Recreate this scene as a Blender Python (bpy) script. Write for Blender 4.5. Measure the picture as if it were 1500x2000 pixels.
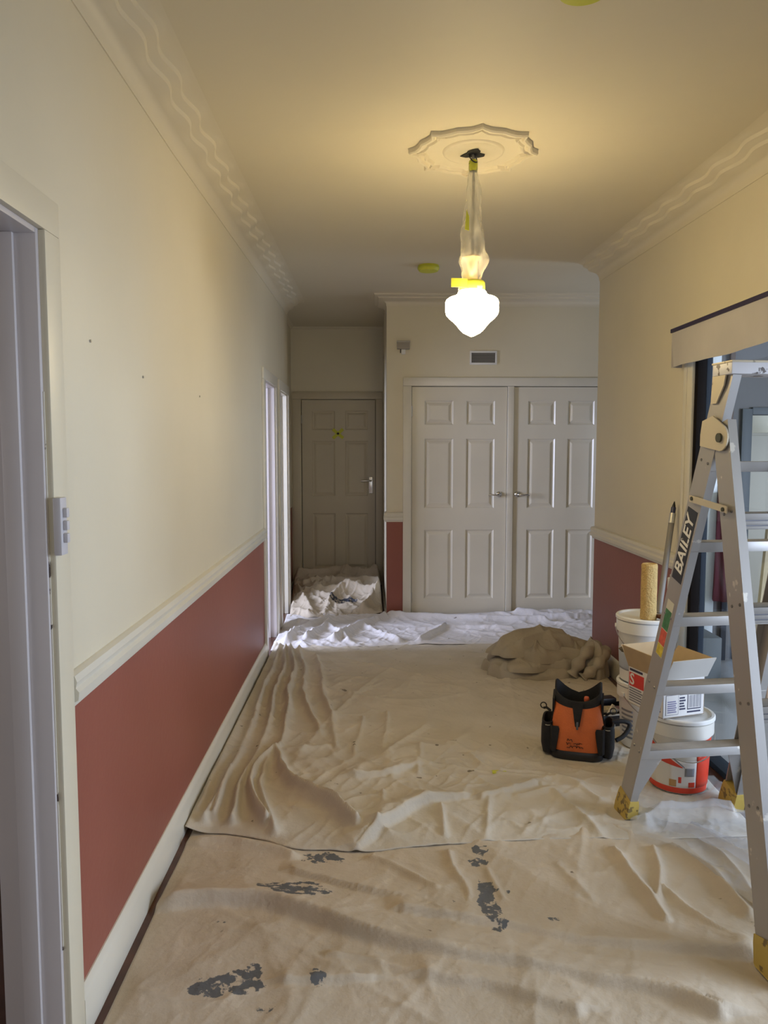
import bpy, bmesh, math, random
import numpy as np
from mathutils import Vector, Matrix, Euler
random.seed(7); rng = np.random.default_rng(7)
for o in list(bpy.data.objects): bpy.data.objects.remove(o)
scene = bpy.context.scene
COL = scene.collection
PI = math.pi

# ------------------------------------------------------------------ camera
cd = bpy.data.cameras.new('camera'); cam = bpy.data.objects.new('camera', cd); COL.objects.link(cam)
cd.sensor_fit = 'VERTICAL'; cd.sensor_height = 36.0; cd.lens = 36.0*1502/2000; cd.clip_start = 0.02
cam.location = (0, 0, 1.49); cam.rotation_euler = (math.radians(90-4.64), 0, math.radians(-1.14))
scene.camera = cam
# ------------------------------------------------------------------ world, lights, exposure
w = bpy.data.worlds.new('world'); scene.world = w; w.use_nodes = True
w.node_tree.nodes['Background'].inputs[0].default_value = (0.62, 0.76, 1.0, 1)
w.node_tree.nodes['Background'].inputs[1].default_value = 0.6
scene.view_settings.view_transform = 'Standard'; scene.view_settings.look = 'None'
scene.view_settings.exposure = 0.62; scene.view_settings.gamma = 1.0
scene.view_settings.use_curve_mapping = False
def area(name, loc, target, sx, sy, power, color):
    l = bpy.data.lights.new(name, 'AREA'); l.shape = 'RECTANGLE'; l.size = sx; l.size_y = sy
    l.energy = power; l.color = color
    o = bpy.data.objects.new(name, l); COL.objects.link(o); o.location = loc
    d = Vector(target)-Vector(loc); o.rotation_euler = d.to_track_quat('-Z', 'Y').to_euler()
    return o
DAY = (0.66, 0.78, 1.0)
area('daylight_entry_window', (0.45, -2.05, 1.45), (0.45, 3.0, 1.15), 1.5, 1.7, 8, (1.0, 0.95, 0.87))
area('daylight_left_room_window', (-3.2, 4.98, 1.45), (0.0, 5.98, 0.6), 0.75, 1.6, 130, (0.66, 0.73, 1.0))
area('daylight_near_bedroom_window', (-3.2, 0.2, 1.5), (-0.8, 1.6, 1.2), 1.4, 1.4, 6, (1.0, 0.91, 0.90))
area('daylight_passage_window', (4.4, 6.05, 1.2), (0.0, 6.1, 0.5), 0.9, 1.3, 26, DAY)
area('daylight_sunroom_window', (4.4, 1.2, 1.4), (1.3, 2.4, 0.7), 2.6, 1.7, 145, (0.74, 0.82, 1.0))

# ------------------------------------------------------------------ materials
MATS = {}
def mat(name, col, rough=0.6, metal=0.0, var=0.0, vscale=6.0, bump=0.0, bscale=60.0, dark=None, detail=4.0):
    if name in MATS: return MATS[name]
    m = bpy.data.materials.new(name); m.use_nodes = True; MATS[name] = m
    nt = m.node_tree; b = nt.nodes['Principled BSDF']
    b.inputs['Base Color'].default_value = (*col, 1); b.inputs['Roughness'].default_value = rough
    b.inputs['Metallic'].default_value = metal
    tc = nt.nodes.new('ShaderNodeTexCoord')
    if var > 0 or dark:
        n = nt.nodes.new('ShaderNodeTexNoise'); n.inputs['Scale'].default_value = vscale; n.inputs['Detail'].default_value = detail
        nt.links.new(tc.outputs['Object'], n.inputs['Vector'])
        r = nt.nodes.new('ShaderNodeValToRGB')
        d = dark if dark else tuple(max(0, c*(1-var)) for c in col)
        lo, hi = (0.30, 0.72)
        r.color_ramp.elements[0].position = lo; r.color_ramp.elements[1].position = hi
        r.color_ramp.elements[0].color = (*d, 1); r.color_ramp.elements[1].color = (*[min(1, c*(1+var*0.4)) for c in col], 1)
        nt.links.new(n.outputs['Fac'], r.inputs['Fac']); nt.links.new(r.outputs['Color'], b.inputs['Base Color'])
    if bump > 0:
        n2 = nt.nodes.new('ShaderNodeTexNoise'); n2.inputs['Scale'].default_value = bscale; n2.inputs['Detail'].default_value = 3
        nt.links.new(tc.outputs['Object'], n2.inputs['Vector'])
        bp = nt.nodes.new('ShaderNodeBump'); bp.inputs['Strength'].default_value = bump; bp.inputs['Distance'].default_value = 0.01
        nt.links.new(n2.outputs['Fac'], bp.inputs['Height']); nt.links.new(bp.outputs['Normal'], b.inputs['Normal'])
    return m
def speckle(name, col, spot, rough, metal, scale, thr):
    """a base colour with hard-edged spatters of another colour"""
    if name in MATS: return MATS[name]
    m = mat(name, col, rough, metal); nt = m.node_tree; b = nt.nodes['Principled BSDF']
    tc = nt.nodes.new('ShaderNodeTexCoord'); n = nt.nodes.new('ShaderNodeTexNoise')
    n.inputs['Scale'].default_value = scale; n.inputs['Detail'].default_value = 5
    nt.links.new(tc.outputs['Object'], n.inputs['Vector'])
    r = nt.nodes.new('ShaderNodeValToRGB'); r.color_ramp.elements[0].position = thr; r.color_ramp.elements[1].position = thr+0.03
    r.color_ramp.elements[0].color = (*col, 1); r.color_ramp.elements[1].color = (*spot, 1)
    nt.links.new(n.outputs['Fac'], r.inputs['Fac']); nt.links.new(r.outputs['Color'], b.inputs['Base Color'])
    return m
def emit(name, col, s):
    m = bpy.data.materials.new(name); m.use_nodes = True; nt = m.node_tree
    b = nt.nodes['Principled BSDF']; b.inputs['Base Color'].default_value = (*col, 1)
    b.inputs['Emission Color'].default_value = (*col, 1); b.inputs['Emission Strength'].default_value = s
    MATS[name] = m; return m
def clear(name, tint, fac, rough=0.05, diffuse=None):
    """thin pane or film: mostly transparent, some gloss (or milky diffuse)"""
    m = bpy.data.materials.new(name); m.use_nodes = True; nt = m.node_tree
    for n in list(nt.nodes): nt.nodes.remove(n)
    out = nt.nodes.new('ShaderNodeOutputMaterial'); t = nt.nodes.new('ShaderNodeBsdfTransparent'); t.inputs[0].default_value = (*tint, 1)
    if diffuse: g = nt.nodes.new('ShaderNodeBsdfPrincipled'); g.inputs['Base Color'].default_value = (*diffuse, 1); g.inputs['Roughness'].default_value = rough
    else: g = nt.nodes.new('ShaderNodeBsdfGlossy'); g.inputs[0].default_value = (1, 1, 1, 1); g.inputs['Roughness'].default_value = rough
    mx = nt.nodes.new('ShaderNodeMixShader'); mx.inputs[0].default_value = fac
    nt.links.new(t.outputs[0], mx.inputs[1]); nt.links.new(g.outputs[0], mx.inputs[2]); nt.links.new(mx.outputs[0], out.inputs[0])
    MATS[name] = m; return m

CREAM = (0.70, 0.642, 0.488)
M_wall = mat('cream_wall_paint', CREAM, 0.42, 0, 0.05, 1.5, 0.06, 35)
M_red = mat('terracotta_wall_paint', (0.285, 0.088, 0.060), 0.45, 0, 0.06, 2.0, 0.08, 40)
M_ceil = mat('cream_ceiling_paint', (0.67, 0.61, 0.465), 0.6, 0, 0.03, 1.0, 0.03, 30)
M_trim = mat('ivory_trim_gloss', (0.69, 0.655, 0.55), 0.28, 0, 0.05, 3.0, 0.03, 25)
M_corn = mat('plaster_cornice', (0.69, 0.63, 0.485), 0.5, 0, 0.03, 2.0)
M_jamb = mat('lilac_white_gloss', (0.60, 0.555, 0.54), 0.3, 0, 0.05, 2.0, 0.03, 20)
M_door = mat('warm_white_door_gloss', (0.67, 0.628, 0.515), 0.30, 0, 0.05, 2.5, 0.03, 20)
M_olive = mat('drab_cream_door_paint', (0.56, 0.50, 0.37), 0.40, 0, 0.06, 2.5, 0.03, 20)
M_floor = mat('dark_red_floorboards', (0.10, 0.035, 0.018), 0.25, 0, 0.4, 8.0)
M_chrome = mat('satin_chrome', (0.62, 0.60, 0.57), 0.22, 1.0)
M_steel = mat('grey_steel', (0.42, 0.41, 0.39), 0.4, 0.9)
M_black = mat('black_fabric', (0.012, 0.012, 0.014), 0.75, 0, 0.3, 30, 0.3, 300)
M_blackpl = mat('black_plastic', (0.015, 0.015, 0.017), 0.4)
M_white = mat('white_plastic', (0.78, 0.78, 0.76), 0.35, 0, 0.03, 6)
M_switch = mat('grey_white_switch_plastic', (0.58, 0.56, 0.57), 0.35)
M_orange = mat('orange_canvas', (0.72, 0.175, 0.045), 0.6, 0, 0.12, 12, 0.25, 200)
M_tape = mat('yellow_green_masking_tape', (0.56, 0.58, 0.05), 0.55, 0, 0.08, 20)
M_dark = mat('dark_recess', (0.02, 0.019, 0.017), 0.8)

# ------------------------------------------------------------------ mesh helpers
def newobj(name, me, m, parent=None, smooth=False, autosmooth=None):
    o = bpy.data.objects.new(name, me); COL.objects.link(o)
    ms = m if isinstance(m, (list, tuple)) else [m]
    for x in ms: me.materials.append(x)
    if parent: o.parent = parent
    if smooth:
        me.polygons.foreach_set('use_smooth', [True]*len(me.polygons))
        if autosmooth: me.set_sharp_from_angle(angle=math.radians(autosmooth))
    return o
def from_bm(name, bm, m, parent=None, smooth=False, autosmooth=None):
    bmesh.ops.recalc_face_normals(bm, faces=bm.faces)
    me = bpy.data.meshes.new(name); bm.to_mesh(me); bm.free()
    return newobj(name, me, m, parent, smooth, autosmooth)
def box(bm, lo, hi, bev=0.0, M=None, mi=0):
    lo = Vector(lo); hi = Vector(hi); c = (lo+hi)/2; s = hi-lo
    r = bmesh.ops.create_cube(bm, size=1.0, matrix=Matrix.Translation(c) @ Matrix.Diagonal((abs(s.x), abs(s.y), abs(s.z), 1)))
    vs = r['verts']
    fs = list({f for v in vs for f in v.link_faces})
    if bev > 0:
        es = list({e for v in vs for e in v.link_edges})
        rb = bmesh.ops.bevel(bm, geom=es, offset=bev, segments=2, affect='EDGES', profile=0.6)
        fs = list({f for f in rb['faces']} | {f for f in fs if f.is_valid}); vs = list({v for f in fs for v in f.verts})
    for f in fs: f.material_index = mi
    if M is not None: bmesh.ops.transform(bm, matrix=M, verts=vs)
    return vs
def bx(name, lo, hi, m, parent=None, bev=0.0, M=None):
    bm = bmesh.new(); box(bm, lo, hi, bev, M)
    return from_bm(name, bm, m, parent, bev > 0, 40)
def rings(bm, rs, close=True, cap=True, mi=0):
    """rs: list of rings (lists of Vectors, equal length)"""
    vv = [[bm.verts.new(p) for p in r] for r in rs]; n = len(vv[0]); fs = []
    for a, b in zip(vv[:-1], vv[1:]):
        for i in range(n if close else n-1):
            j = (i+1) % n
            fs.append(bm.faces.new((a[i], a[j], b[j], b[i])))
    if cap and close:
        fs.append(bm.faces.new(list(reversed(vv[0])))); fs.append(bm.faces.new(vv[-1]))
    for f in fs: f.material_index = mi
    return vv
def lathe(bm, prof, c=(0, 0, 0), n=32, cap=False, wob=None, mi=0):
    rs = []
    for k, (r, z) in enumerate(prof):
        ring = []
        for i in range(n):
            a = 2*PI*i/n; rr = r*(1+(wob(a, z) if wob else 0))
            ring.append(Vector((c[0]+rr*math.cos(a), c[1]+rr*math.sin(a), c[2]+z)))
        rs.append(ring)
    return rings(bm, rs, True, cap, mi)
def tube(bm, pts, r, n=8, cap=True, mi=0):
    pts = [Vector(p) for p in pts]; rs = []; up = Vector((0, 0, 1)); prev = None
    for i, p in enumerate(pts):
        t = (pts[min(i+1, len(pts)-1)]-pts[max(i-1, 0)]).normalized()
        if prev is None:
            s = t.cross(up)
            if s.length < 1e-3: s = t.cross(Vector((1, 0, 0)))
        else: s = prev - t*prev.dot(t)
        s.normalize(); prev = s; b = t.cross(s)
        rr = r[i] if isinstance(r, (list, tuple)) else r
        rs.append([p+(s*math.cos(2*PI*k/n)+b*math.sin(2*PI*k/n))*rr for k in range(n)])
    return rings(bm, rs, True, cap, mi)
def tb(name, pts, r, m, parent=None, n=8):
    bm = bmesh.new(); tube(bm, pts, r, n); return from_bm(name, bm, m, parent, True, 60)
def prism(bm, poly, d0, d1, M=None, mi=0):
    """poly: 2-D outline in local x,z extruded along local y"""
    a = [Vector((x, d0, z)) for x, z in poly]; b = [Vector((x, d1, z)) for x, z in poly]
    vv = rings(bm, [a, b], True, True, mi)
    if M is not None: bmesh.ops.transform(bm, matrix=M, verts=[v for r in vv for v in r])
def sweep(bm, path, prof, close_prof=True, mi=0):
    """profile (u outward to the left of the path, z) swept along a flat polyline with mitred corners"""
    P = [Vector(p).to_2d() for p in path]; rs = []
    nrm = lambda a, b: Vector((-(b-a).y, (b-a).x)).normalized()
    for i, p in enumerate(P):
        n0 = nrm(P[i-1], p) if i > 0 else nrm(p, P[i+1])
        n1 = nrm(p, P[i+1]) if i < len(P)-1 else n0
        m = (n0+n1); m = m/ (1+n0.dot(n1)) if (1+n0.dot(n1)) > 1e-4 else n0
        rs.append([Vector((p.x+m.x*u, p.y+m.y*u, z)) for u, z in prof])
    return rings(bm, rs, close_prof, True, mi)
def sw(name, path, prof, m, parent=None, smooth=True):
    bm = bmesh.new(); sweep(bm, path, prof); return from_bm(name, bm, m, parent, smooth, 35)
def text_mesh(name, body, size, m, parent, M, depth=0.0006, shear=0.0):
    c = bpy.data.curves.new('t', 'FONT'); c.body = body; c.size = size; c.extrude = depth; c.align_x = 'CENTER'; c.align_y = 'CENTER'; c.shear = shear; c.offset = size*0.018
    c.resolution_u = 3
    t = bpy.data.objects.new('t', c); COL.objects.link(t)
    dg = bpy.context.evaluated_depsgraph_get(); me = bpy.data.meshes.new_from_object(t.evaluated_get(dg))
    bpy.data.objects.remove(t); bpy.data.curves.remove(c)
    me.materials.clear(); me.transform(M); me.name = name
    return newobj(name, me, m, parent)
def empty(name, loc, rz=0.0):
    o = bpy.data.objects.new(name, None); COL.objects.link(o); o.location = loc; o.rotation_euler = (0, 0, rz); o.empty_display_size = 0.1
    return o
def tag(o, label, cat, group=None):
    o['label'] = label; o['category'] = cat
    if group: o['group'] = group
    return o
def struct(o, label=None, cat=None):
    o['kind'] = 'structure'
    if label: o['label'] = label
    if cat: o['category'] = cat
    return o

# ================================================================== ROOM SHELL
CZ = 2.86; CL = 2.715; XL = -0.734; XR = 1.61; YE = 6.68; YB = 8.43; XC = 0.156; XRL = -0.84; RAIL = 0.862
struct(bx('floor', (-3.6, -2.3, -0.08), (4.7, 8.7, 0.0), M_floor), 'dark red timber floor under the drop cloths', 'floor')
def CZF(y): return CL+0.025*min(max(y-3.0, 0.0), 3.7)      # the old ceiling rises a little towards the end wall
bm = bmesh.new(); rings(bm, [[Vector((-3.6, y, CZF(y))), Vector((4.7, y, CZF(y))), Vector((4.7, y, 3.0)), Vector((-3.6, y, 3.0))] for y in (-2.3, 3.0, 6.7, 8.7)], True, True)
struct(from_bm('ceiling', bm, M_ceil), 'plain cream painted ceiling of the hallway', 'ceiling')

def wall(name, axis, plane, thick, a0, a1, holes, label, red=True, m=None):
    """axis 'y': wall runs along y at x=plane, room face at plane, body going to plane+thick.  holes (a0,a1,z0,z1)"""
    bm = bmesh.new(); cuts = sorted({a0, a1, *[h[0] for h in holes], *[h[1] for h in holes]})
    for s, e in zip(cuts[:-1], cuts[1:]):
        hs = [h for h in holes if h[0] <= s+1e-6 and h[1] >= e-1e-6]
        zz = [(0.0, RAIL, 1), (RAIL, CZ, 0)] if not hs else []
        for h in hs:
            if h[2] > 0: zz += [(0.0, min(h[2], RAIL), 1)] + ([(RAIL, h[2], 0)] if h[2] > RAIL else [])
            zz += [(h[3], CZ, 0)]
        for z0, z1, k in zz:
            lo, hi = min(plane, plane+thick), max(plane, plane+thick)
            L, H = ((lo, s, z0), (hi, e, z1)) if axis == 'y' else ((s, lo, z0), (e, hi, z1))
            vs = box(bm, L, H)
            if k and red:
                for f in {f for v in vs for f in v.link_faces}:
                    c = f.calc_center_median(); v = c.x if axis == 'y' else c.y
                    if abs(v-plane) < 1e-5: f.material_index = 1
    bmesh.ops.remove_doubles(bm, verts=bm.verts, dist=1e-5)
    # drop the internal faces between stacked boxes
    return struct(from_bm(name, bm, [m or M_wall, M_red]), label, 'wall')
D1 = (0.95, 1.77); D2 = (5.42, 6.06); D3 = (6.34, 6.95); DH = 1.985
wl = wall('wall_left', 'y', XL, -0.13, -2.2, 7.05, [(D1[0], D1[1], 0, DH), (D2[0], D2[1], 0, DH), (D3[0], D3[1], 0, DH)],
     'long left hallway wall, cream above and terracotta red below the rail')
G0, G1, GH = 0.9, 3.80, 2.04
wall('wall_right', 'y', XR, 0.07, -2.2, 5.43, [(G0, G1, 0, GH)], 'right hallway wall with the glazed opening, terracotta red below the rail')
wall('wall_end', 'x', YE, 0.13, XC, 4.6, [(0.37, 2.075, 0, 2.035)], 'short wall around the double cupboard at the hallway end')
wall('wall_recess_right', 'y', XC, 0.10, YE+0.13, YB, [], 'shaded side wall of the recess beside the cupboard', red=False)
wall('wall_recess_left', 'y', XRL, -0.13, 7.05, YB, [], 'narrow recess wall with a sliver of terracotta red', True)
wall('wall_back', 'x', YB, 0.13, -0.97, XC+0.1, [(-0.735, 0.078, 0, 2.035)], 'dim cream wall around the door at the back of the recess', red=False)
wall('wall_entry', 'x', -2.2, -0.12, XL-0.1, XR+0.1, [(-0.25, 1.15, 0.6, 2.3)], 'entry wall behind the viewer with a window', red=False)
# rooms beyond the openings
M_blue = mat('slate_blue_wall_paint', (0.125, 0.125, 0.125), 0.6, 0, 0.05, 3)
M_pale = mat('pale_lilac_white_paint', (0.74, 0.74, 0.76), 0.6, 0, 0.03, 2)
wall('wall_bedroom_far', 'y', -3.45, -0.1, -2.2, 8.6, [(-0.6, 1.0, 0.8, 2.2), (4.55, 5.42, 0.6, 2.3)], 'far wall of the side rooms with windows', False, M_pale)
wall('wall_bedroom_divide', 'x', 3.6, 0.1, -3.45, XL-0.13, [], 'dividing wall between the side rooms', False, M_pale)
wall('wall_bedroom_near', 'x', -2.2, -0.1, -3.45, XL-0.13, [], 'near wall of the front side room', False, M_pale)
wall('wall_bedroom_end', 'x', 8.5, 0.1, -3.45, XRL-0.13, [], 'end wall of the rear side room', False, M_pale)
wall('wall_sunroom_end', 'x', 5.30, 0.13, XR+0.07, 4.6, [(2.62, 3.45, 0, 1.75)], 'slate blue end wall seen through the glazed opening', False, M_blue)
wall('wall_sunroom_side', 'y', 4.6, 0.1, -2.2, 6.8, [(-0.2, 2.6, 0.5, 2.3), (5.6, 6.5, 0.6, 2.2)], 'outer wall of the sunroom with windows', False, M_blue)
wall('wall_sunroom_near', 'x', -2.2, -0.1, XR+0.07, 4.6, [], 'near wall of the sunroom', False, M_blue)
struct(bx('floor_sunroom', (XR+0.07, -2.2, 0.0), (4.6, 5.30, 0.012), mat('grey_floor_tiles', (0.30, 0.31, 0.32), 0.3, 0, 0.1, 3)), 'grey tiled sunroom floor beyond the glazing', 'floor')

# ---- cornice with wavy beads
def cornice_profile(w1=0.0):
    """cove, then two small wavy steps, then a long soft rise into the ceiling"""
    p = [(0, 2.600), (0.004, 2.600), (0.005, 2.604)]
    p += [(0.005+0.040*(1-math.cos(t*PI/2/6)), 2.606+0.050*math.sin(t*PI/2/6)) for t in range(7)]
    u1, u2 = 0.078+w1, 0.113+w1
    p += [(u1-0.012, 2.666), (u1-0.003, 2.669), (u1+0.002, 2.682), (u1+0.014, 2.687), (u2-0.003, 2.694), (u2+0.002, 2.707), (u2+0.02, 2.714)]
    p = [(u, z-0.004) for u, z in p]+[(0.150, CL-0.0012), (0.165, CL), (0, CL)]
    return p
def cornice(name, X, sgn, y0, y1, ph, label):
    bm = bmesh.new(); rs = []; n = int((y1-y0)/0.019)
    for i in range(n+1):
        y = y0+(y1-y0)*i/n; rs.append([Vector((X+sgn*u, y, z+CZF(y)-CL)) for u, z in cornice_profile(0.0115*math.sin(2*PI*y/0.285+ph))])
    rings(bm, rs, True, True)
    return struct(from_bm(name, bm, M_corn, None, True, 38), label, 'cornice')
prof = cornice_profile()
cornice('trim_cornice', XL, 1, -2.2, 7.05, 0.6, 'plaster cornice with two wavy steps along the left side')
cornice('trim_cornice', XR, -1, -2.2, 5.43, 2.2, 'plaster cornice with two wavy steps above the glazed opening')
CE = CZF(7.0); pe_ = [(u*0.95, CE-(CL-z)*0.85) for u, z in prof]
struct(sw('trim_cornice', [(4.6, YE), (XC, YE), (XC, YE+0.35)], pe_, M_corn), 'small cove cornice above the cupboard wall', 'cornice')
struct(sw('trim_cornice', [(XC, YB), (XRL, YB), (XRL, 7.06)], [(u*0.25, CE-(CL-z)*0.3) for u, z in prof], M_corn), 'tiny cornice at the back of the recess', 'cornice')

# ---- chair rails and skirting
rp = [(0, 0.862), (0.012, 0.862), (0.014, 0.874), (0.026, 0.880), (0.028, 0.900), (0.020, 0.910), (0.024, 0.925), (0.018, 0.940), (0.006, 0.946), (0, 0.946)]
struct(sw('trim_1', [(XL, 5.345), (XL, 1.846)], rp, M_trim), 'moulded ivory chair rail running along the long left wall', 'chair rail')
struct(sw('trim_2', [(XR, 3.90), (XR, 5.43), (XR+0.5, 5.43)], rp, M_trim), 'moulded ivory chair rail on the right wall beside the ladder', 'chair rail')
struct(sw('trim_3', [(0.297, YE), (XC, YE), (XC, YE+0.10)], rp, M_trim), 'short stub of chair rail beside the cupboard architrave', 'chair rail')
sp = [(0, 0), (0.018, 0), (0.018, 0.105), (0.012, 0.122), (0.004, 0.130), (0, 0.130)]
struct(sw('baseboard_left', [(XL, 5.345), (XL, 1.846)], sp, M_trim), 'ivory skirting board along the long left wall', 'skirting board')
struct(sw('baseboard_right', [(XR, 3.90), (XR, 5.43), (XR+0.5, 5.43)], sp, M_trim), 'ivory skirting board behind the paint pails', 'skirting board')
sp2 = [(u, z*0.33) for u, z in sp]
struct(sw('baseboard_end', [(0.297, YE), (XC, YE), (XC, YE+1.7)], sp2, M_trim), 'low skirting strip beside the cupboard', 'skirting board')
struct(sw('baseboard_recess', [(XRL, YB-0.02), (XRL, 7.05)], sp2, M_trim), 'low skirting strip in the recess', 'skirting board')

# ---- doorways in the left wall: lining, stop and architrave
def doorway(name, ya, yb, ml, label, far_stop=True):
    e = struct(empty(name, (XL, (ya+yb)/2, 0)), label, 'doorway')
    def p(nm, lo, hi, m, bev=0.003):
        o = bx(nm, lo, hi, m, None, bev); o.parent = e; o.matrix_parent_inverse = Matrix.Translation(-e.location); return o
    x0, x1 = XL-0.135, XL+0.002
    p('jamb', (x0, yb-0.02, 0), (x1, yb+0.005, DH), ml); p('jamb', (x0, ya-0.005, 0), (x1, ya+0.02, DH), ml)
    p('head_lining', (x0, ya+0.02, DH-0.02), (x1, yb-0.02, DH+0.005), ml)
    p('door_stop', (XL-0.085, yb-0.032, 0), (XL-0.045, yb-0.02, DH-0.02), ml, 0.002)
    p('architrave', (XL, yb-0.008, 0), (XL+0.018, yb+0.076, DH-0.008), M_wall if name == 'door_1' else M_trim, 0.004)
    p('architrave', (XL, ya-0.076, 0), (XL+0.018, ya+0.008, DH-0.008), M_trim, 0.004)
    p('head_architrave', (XL, ya-0.076, DH-0.008), (XL+0.0175, yb+0.076, DH+0.07), M_wall if name == 'door_1' else M_trim, 0.004)
    return e
d1 = doorway('door_1', *D1, M_jamb, 'open doorway nearest the light switch with chipped lilac white lining')
doorway('door_2', *D2, M_jamb, 'open side doorway with brightly daylit white lining')
doorway('door_3', *D3, M_trim, 'side doorway just before the dark recess with dull white lining')
M_chip = speckle('chipped_paint_edge', (0.60, 0.55, 0.45), (0.06, 0.04, 0.03), 0.5, 0, 24, 0.60)
o = bx('chipped_edge', (XL+0.0005, D1[1]-0.0125, 0.3), (XL+0.0045, D1[1]-0.0075, 1.62), M_chip); o.parent = d1; o.matrix_parent_inverse = Matrix.Translation(-d1.location)
for (y, z) in ((2.07, 1.775), (2.54, 1.725), (3.38, 1.72)):
    bm = bmesh.new(); lathe(bm, [(0.0001, 0.004), (0.004, 0.004), (0.004, 0.0)], n=8)
    o = from_bm('nail', bm, M_steel, wl); o.rotation_euler = (0, PI/2, 0); o.location = (XL, y, z)

# ---- panelled doors
COLS = ((0.11, 0.36), (0.472, 0.72)); ROWS = ((0.18, 0.79), (0.98, 1.585), (1.705, 1.912))
def panel_door(name, x0, y, wd, m, label, handle_x, lever, hinge_left, cols=COLS, rows=ROWS, hgt=2.03, plate=False, depth=1.0):
    e = struct(empty(name, (x0, y, 0)), label, 'door')
    xs = sorted({0, wd, *[c for p in cols for c in p if c < wd]}); zs = sorted({0.003, hgt, *[r for p in rows for r in p]})
    bm = bmesh.new()
    for a, b in zip(xs[:-1], xs[1:]):
        for c, d in zip(zs[:-1], zs[1:]):
            inp = any(abs(a-p[0]) < 1e-6 for p in cols) and any(abs(c-r[0]) < 1e-6 for r in rows)
            if not inp:
                bm.faces.new([bm.verts.new((a, 0, c)), bm.verts.new((b, 0, c)), bm.verts.new((b, 0, d)), bm.verts.new((a, 0, d))])
    bmesh.ops.remove_doubles(bm, verts=bm.verts, dist=1e-5)
    for a0, a1 in (((0, 0), (wd, 0)),):
        pass
    q = [(0, 0.003), (wd, 0.003), (wd, hgt), (0, hgt)]
    rings(bm, [[Vector((x, 0, z)) for x, z in q], [Vector((x, 0.036, z)) for x, z in q]], True, False)
    bm.faces.new([bm.verts.new((x, 0.036, z)) for x, z in q])
    bmesh.ops.remove_doubles(bm, verts=bm.verts, dist=1e-5)
    leaf = from_bm('leaf', bm, m, e)
    for ca_, cb_ in cols:
        for ra, rb in rows:
            bm = bmesh.new(); rs = []
            for ins, dy in ((0, 0), (0.010, 0.0095*depth), (0.020, 0.0105*depth), (0.040, 0.003*depth), (0.046, 0.002*depth)):
                rs.append([Vector((ca_+ins, dy, ra+ins)), Vector((cb_-ins, dy, ra+ins)), Vector((cb_-ins, dy, rb-ins)), Vector((ca_+ins, dy, rb-ins))])
            vv = rings(bm, rs, True, False); bm.faces.new(vv[-1])
            from_bm('panel', bm, m, e)
    hz = 1.10
    h = empty('door_handle', (handle_x, 0, hz)); h.parent = e
    if plate:
        bx('backplate', (-0.022, -0.008, -0.09), (0.022, 0.0, 0.09), M_chrome, h, 0.003)
        tb('lever', [(0, -0.005, 0.05), (0, -0.045, 0.05), (lever*0.03, -0.05, 0.05), (lever*0.11, -0.05, 0.047)], 0.009, M_chrome, h)
    else:
        bm = bmesh.new(); lathe(bm, [(0.0001, 0.016), (0.012, 0.016), (0.022, 0.012), (0.0265, 0.004), (0.0265, 0)], n=24)
        r = from_bm('rosette', bm, M_chrome, h, True, 40); r.rotation_euler = (PI/2, 0, 0)
        tb('lever', [(0, -0.010, 0), (0, -0.046, 0), (lever*0.012, -0.052, 0), (lever*0.05, -0.052, -0.004), (lever*0.085, -0.050, 0.0), (lever*0.098, -0.049, -0.010)], [0.010, 0.010, 0.009, 0.0075, 0.006, 0.005], M_chrome, h)
    hx = -0.002 if hinge_left else wd+0.002
    for zz in (0.19, 1.82):
        tb('hinge', [(hx, -0.004, zz-0.045), (hx, -0.004, zz+0.045)], 0.006, M_steel, e)
    return e
panel_door('door_4', 0.374, YE+0.012, 0.826, M_door, 'left leaf of the six panel cupboard doors, lever pointing left', 0.764, -1, True)
panel_door('door_5', 1.262, YE+0.012, 0.806, M_door, 'right leaf of the six panel cupboard doors, partly behind the wall corner', 0.035, 1, False, cols=((0.12, 0.36), (0.467, 0.70)))
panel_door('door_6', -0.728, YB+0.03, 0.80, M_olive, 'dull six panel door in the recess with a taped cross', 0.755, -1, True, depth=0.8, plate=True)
dk = struct(bx('trim_cupboard_mullion', (1.204, YE-0.006, 0), (1.258, YE+0.05, 2.035), M_door, None, 0.003), 'flat post between the two cupboard doors', 'door frame')
ac = struct(empty('trim_cupboard', (0.297, YE, 0)), 'flat ivory architrave framing the double cupboard', 'architrave')
bx('side_board', (0, -0.018, 0), (0.073, 0, 2.036), M_trim, ac, 0.004)
bx('head_board', (0, -0.018, 2.036), (1.853, 0, 2.108), M_trim, ac, 0.004)
bx('side_board', (1.780, -0.018, 0), (1.853, 0, 2.036), M_trim, ac, 0.004)
bx('cupboard_back', (0.06, 0.14, 0), (1.80, 0.16, 2.1), M_dark, ac)
ab = struct(empty('trim_recess_door', (-0.825, YB, 0)), 'architrave around the dull recess door', 'architrave')
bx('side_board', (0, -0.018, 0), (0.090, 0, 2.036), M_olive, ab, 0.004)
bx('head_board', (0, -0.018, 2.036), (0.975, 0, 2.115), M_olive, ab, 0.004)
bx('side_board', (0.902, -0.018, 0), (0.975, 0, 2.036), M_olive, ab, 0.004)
bx('door_backing', (0.06, 0.10, 0), (0.93, 0.12, 2.1), M_dark, ab)

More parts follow.
